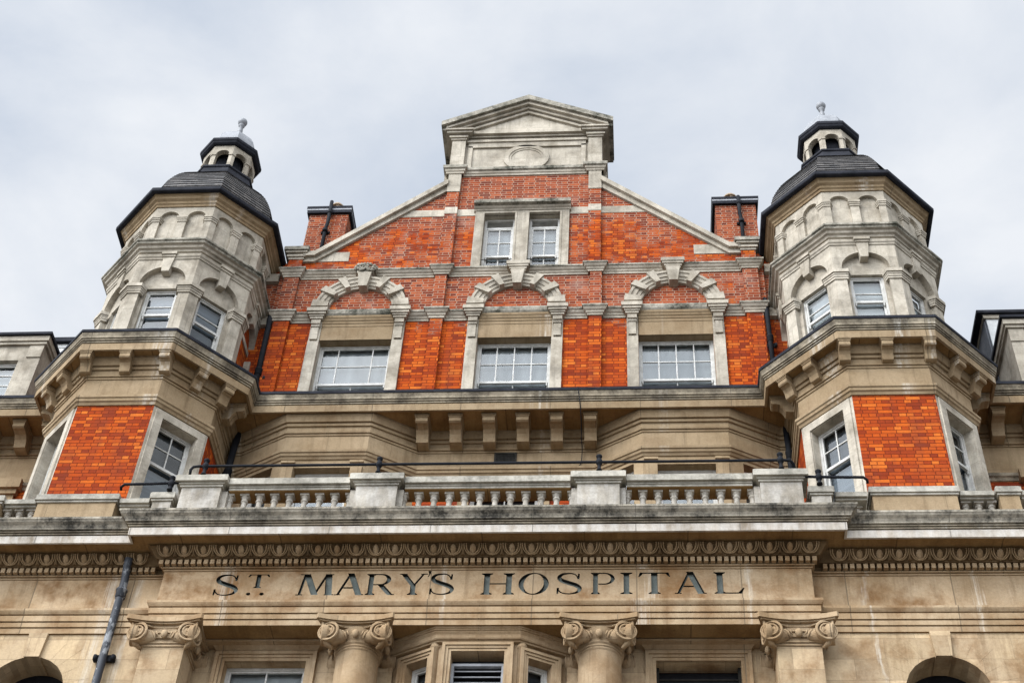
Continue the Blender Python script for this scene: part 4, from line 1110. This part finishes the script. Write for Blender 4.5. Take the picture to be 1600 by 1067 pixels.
for k in range(9): baluster(-4.83+.283*k, YP+.23, 16.20, 16.915)
for k in range(12): baluster(-1.557+.283*k, YP+.23, 16.20, 16.915)
for k in range(9): baluster(2.567+.283*k, YP+.23, 16.20, 16.915)
for s in (-1, 1):
    for x in (6.44, 6.70, 8.62, 8.85, 9.08, 9.8, 10.05, 10.3, 10.55): baluster(s*x, -2.50, 16.19, 16.70 if x > 7 else 16.60)

# ================================================================ dormers, roofs and chimneys behind
for s in (-1, 1):
    side = 'left' if s < 0 else 'right'
    m = MB().fr(0, .05).mat(M_UP)
    a, b = sorted((s*11.12, s*15.)); h = (-13.6, -11.62, 21.6, 23.62) if s < 0 else (11.75, 13.6, 21.6, 23.62)
    m.wall(a, b, 21.4, 24.35, [h], 0, .2)
    m.quad((s*11.12, 0, 21.4), (s*11.12, -3, 21.4), (s*11.12, -3, 24.35), (s*11.12, 0, 24.35))
    pr = sorted((s*11.12, s*11.45)); m.box(pr[0]-.006, pr[1]+.006, -.02, .03, 23.7, 24.1)
    m.mat(M_UPM).box(min(s*11.06, s*15), max(s*11.06, s*15), -2.9, .07, 24.10, 24.18).box(min(s*11.02, s*15), max(s*11.02, s*15), -2.9, .11, 24.182, 24.34)
    m.mat(M_LEAD).box(min(s*10.97, s*15), max(s*10.97, s*15), -3, .17, 24.342, 24.42)
    D = m.build('dormer', HB, f'{side} stone dormer with flat lead roof at the edge of the picture')
    window(0, .05, 0, *h, -.12, 4, 5, 21.95, 2, M_BL1, lowblind=M_BL2)
    r = MB().fr(0, 1.4).mat(M_LEAD)
    if s < 0: r.mat(M_BOARD).box(-13, -9.2, -2, 0, 23.5, 25.62); [r.box(-13, -9.2, 0, .02, 24.2+.16*k, 24.32+.16*k) for k in range(9)]; r.mat(M_LEAD).box(-13.1, -9.1, -2.1, .12, 25.622, 25.76)
    else:
        r.mat(M_BOARD).box(11.15, 13, -2, 0, 23.5, 25.95); r.mat(M_LEADM).box(11.10, 11.146, -2, -.05, 23.5, 25.95).box(11.13, 11.149, -.05, .01, 23.5, 25.95); r.mat(M_UPM).box(11.08, 13, -2, .05, 25.952, 26.06); r.mat(M_LEAD).box(10.93, 13.1, -2.1, .13, 26.062, 26.15)
    r.build('roof_lantern', HB, 'white boarded lead roofed structure behind the left dormer' if s < 0 else 'lead clad structure with white front behind the right dormer')
m = MB().mat(M_SLT)
for a, b in ((-15, -5.9), (5.9, 15)):
    m.face([Vector(p) for p in ((a, .1, 21.46), (b, .1, 21.46), (b, 8, 26.6), (a, 8, 26.6))])
m.face([Vector(p) for p in ((-5.3, .45, 26.7), (0, .45, 31.3), (0, 9, 31.3), (-5.3, 9, 26.7))]); m.face([Vector(p) for p in ((5.3, .45, 26.7), (0, .45, 31.3), (0, 9, 31.3), (5.3, 9, 26.7))])
m.build('roof', HB)
m = MB().mat(M_BRK).fr(0, 0); m.box(-15, 15, -9, -1.2, GZ, 21.4); m.mat(M_DARK)
m.box(-5.2, 5.2, -8, -.75, 21.4, 26.6); m.build('rear_wall', HB)
m = MB().mat(M_BRK).fr(0, 0); m.face([Vector(p) for p in ((-5.3, .4, 26.5), (5.3, .4, 26.5), (5.3, .4, 26.75), (2.0, .4, 29.9), (-2.0, .4, 29.9), (-5.3, .4, 26.75))]); m.build('gable_back', HB)
for s in (-1, 1):
    side = 'left' if s < 0 else 'right'
    m = MB().mat(M_BRK).fr(0, 1.75); m.box(*sorted((s*4.97, s*6.04)), -1.1, 0, 26, 31.08)
    m.mat(M_LEAD).box(*sorted((s*4.90, s*6.11)), -1.2, .08, 31.08, 31.18).mat(M_LEADG).box(*sorted((s*4.89, s*6.12)), -1.21, .09, 31.181, 31.24).mat(M_LEAD).box(*sorted((s*4.88, s*6.13)), -1.215, .095, 31.241, 31.28).mat(M_LEAD).box(*sorted((s*4.88, s*6.13)), -1.22, .10, 31.281, 31.34)
    C = m.build('chimney', HB, f'red brick chimney stack beside the {side} turret')
    p = MB().mat(M_TERR); px = s*5.42; p.lathe(px, 2.1, [(.17, 31.3), (.16, 31.5), (.16, 31.55)], 14); 
    for k in range(4): p.fr(px, 2.1, 0, k*PI/2+.3).box(-.05, .05, .08, .15, 31.55, 31.78)
    p.lathe(px, 2.1, [(.19, 31.78), (.19, 31.83), (.13, 31.92), (.05, 31.95)], 14); p.build('chimney_pot', C)
    f = MB().mat(M_BLK)
    X = s*5.50 if s < 0 else 5.62; yb = 1.66
    top = 31.50 if s < 0 else 31.30
    f.tube([(X-.03*s*0, yb, 28.0), (X, yb, 30.35), (X+(.03 if s < 0 else -.03), yb-.02, 30.6), (X+(.03 if s < 0 else -.03), yb-.04, top)], .05, 10)
    for z in (30.25, 31.02): f.lathe(X+(.03 if s < 0 else -.03)*(z > 30.5), yb-.02, [(.055, z-.05), (.075, z-.04), (.075, z+.05), (.055, z+.06)], 12)
    f.fr(X, yb).box(-.12, .12, -.09, -.03, 30.22, 30.28)
    f.build('soil_pipe', C)

# ================================================================ things fixed to the building: drainpipes, handrails, grille, cable
def pipe_thing(label, pts, r, mt, collars, clips, group='drainpipes on the hospital front'):
    b = min(pts, key=lambda p: p[2]); t = thing('drainpipe', label, 'drainpipe', b, group)
    MB().mat(mt).tube(pts, r, 12).build('pipe', t)
    for (x, y, z) in collars: MB().mat(mt).lathe(x, y, [(r*1.02, z-.09), (r*1.3, z-.08), (r*1.3, z+.06), (r*1.45, z+.07), (r*1.45, z+.10), (r*1.02, z+.11)], 12).build('collar', t)
    for (x, y, z) in clips:
        c = MB().mat(M_BLK).fr(x, y); c.box(-r*2.6, r*2.6, -r*1.5, -r*.7, z-.06, z+.06)
        for e in (-1, 1): c.lathe(x+e*r*2.2, y+r*.6, [(r*.5, z-.05), (r*.6, z), (r*.5, z+.05)], 8)
        c.build('clip', t)
pipe_thing('thick lead drainpipe with peeling paint beside the left stone pier', [(-6.44, -2.62, 15.45), (-6.46, -2.56, 15.30), (-6.47, -2.46, 15.05), (-6.47, -2.46, 14.0), (-6.46, -2.46, 13.0), (-6.46, -2.46, 4)], .072, M_PIPE, [(-6.47, -2.46, 14.75), (-6.46, -2.46, 12.6)], [(-6.46, -2.46, 13.42)])
pipe_thing('black drainpipe in the corner between the gable and the left turret', [(-5.80, -.06, 25.0), (-5.80, -.12, 24.7), (-5.79, -.12, 24.5), (-5.76, -.12, 21.5)], .065, M_BLK, [(-5.77, -.12, 22.9)], [(-5.77, -.12, 22.75)])
pipe_thing('black drainpipe in the corner between the gable and the right turret', [(5.79, .05, 25.3), (5.79, -.1, 24.9), (5.79, -.1, 24.5), (5.81, -.1, 21.5)], .055, M_BLK, [(5.80, -.1, 23.75), (5.80, -.1, 22.7)], [(5.80, -.1, 23.6)])
pipe_thing('black drainpipe below the cornice beside the lower left turret window', [(-5.87, -.15, 20.93), (-5.89, -.17, 20.4), (-5.91, -.17, 19.6), (-5.92, -.17, 16)], .075, M_BLK, [(-5.91, -.17, 19.75)], [])
pipe_thing('black drainpipe below the cornice beside the lower right turret window', [(5.90, -.15, 20.93), (5.91, -.17, 20.4), (5.92, -.17, 19.6), (5.92, -.17, 16)], .06, M_BLK, [(5.92, -.17, 20.1)], [])

def handrail(label, pts, posts, zbase, y, ztop):
    t = thing('handrail', label, 'handrail', (posts[0], y, zbase), 'black safety rails on the balustrade')
    MB().mat(M_BLK).tube(pts, .027, 10).build('rail', t)
    for x in posts:
        p = MB().mat(M_BLK); p.lathe(x, y, [(.055, zbase), (.05, zbase+.03), (.032, zbase+.05), (.034, ztop-.06), (.055, ztop-.05), (.062, ztop), (.055, ztop+.05), (.035, ztop+.07), (.03, ztop+.10), (.055, ztop+.12), (.058, ztop+.15), (.03, ztop+.18)], 12); p.build('post', t)
zr = 17.385
handrail('long black iron handrail running along the top of the central balustrade',
         [(-5.60, -2.95, 17.18), (-5.61, -2.95, 17.30), (-5.57, -2.95, 17.37), (-5.48, -2.95, zr), (-2, -2.95, zr), (2, -2.95, zr), (5.45, -2.95, zr), (5.55, -2.95, 17.37), (5.60, -2.90, 17.34), (5.64, -2.80, 17.28), (5.65, -2.75, 17.18)], (-5.34, -2.04, 2.06, 5.37), 17.165, -2.95, zr)
handrail('short black handrail on the low parapet below the right turret window', [(5.75, -2.90, 17.02), (6.3, -2.9, 17.0), (6.82, -2.9, 16.99), (6.89, -2.86, 16.96), (6.90, -2.80, 16.94)], (6.03,), 16.83, -2.90, 17.0)
handrail('short black handrail on the low parapet below the left turret window', [(-5.75, -2.90, 17.02), (-6.3, -2.9, 17.0), (-6.82, -2.9, 16.99), (-6.89, -2.86, 16.96), (-6.90, -2.80, 16.94)], (-5.93,), 16.83, -2.90, 17.0)
g = MB().mat(M_GRL).fr(0, 0); g.box(-.26, .22, .002, .025, 20.12, 20.16).box(-.26, .22, .002, .025, 20.38, 20.42).box(-.26, -.22, .002, .025, 20.161, 20.379).box(.18, .22, .002, .025, 20.161, 20.379)
for k in range(13): g.box(-.205+.03*k, -.192+.03*k, .002, .018, 20.162, 20.378)
for k in range(3): g.box(-.219, .179, .002, .012, 20.21+.06*k, 20.22+.06*k)
g.mat(M_DARK).quad((-.25, .0015, 20.13), (.21, .0015, 20.13), (.21, .0015, 20.41), (-.25, .0015, 20.41))
tag(g.build('vent_grille'), 'dark rectangular air grille in the stone band under the brackets', 'grille')
c = MB().mat(M_BLK); c.tube([(1.53, -.94, 21.44), (1.54, -.945, 21.38), (1.57, -.85, 21.15), (1.59, -.845, 20.93), (1.60, -.6, 20.80), (1.60, -.3, 20.55), (1.61, -.09, 20.40), (1.60, -.04, 20.2), (1.58, -.03, 20.05), (1.52, -.03, 19.98)], .011, 6)
tag(c.build('hanging_cable'), 'thin black cable drooping from the cornice edge down the stone band', 'cable')

# ================================================================ ground
def struct(name, mt, x0, x1, y0, y1, z):
    m = MB().mat(mt); m.face([Vector((x0, y0, z)), Vector((x1, y0, z)), Vector((x1, y1, z)), Vector((x0, y1, z))]); o = m.build(name); o['kind'] = 'structure'; return o
struct('ground', M_PAVE, -600, 600, -600, 600, GZ-.004)
struct('road', M_ROAD, -300, 300, -21.5, -11, GZ+.004)
m = MB().mat(M_PAVE).fr(0, 0); m.box(-300, 300, 2.4, 11, GZ, GZ+.13); o = m.build('pavement'); o['kind'] = 'structure'
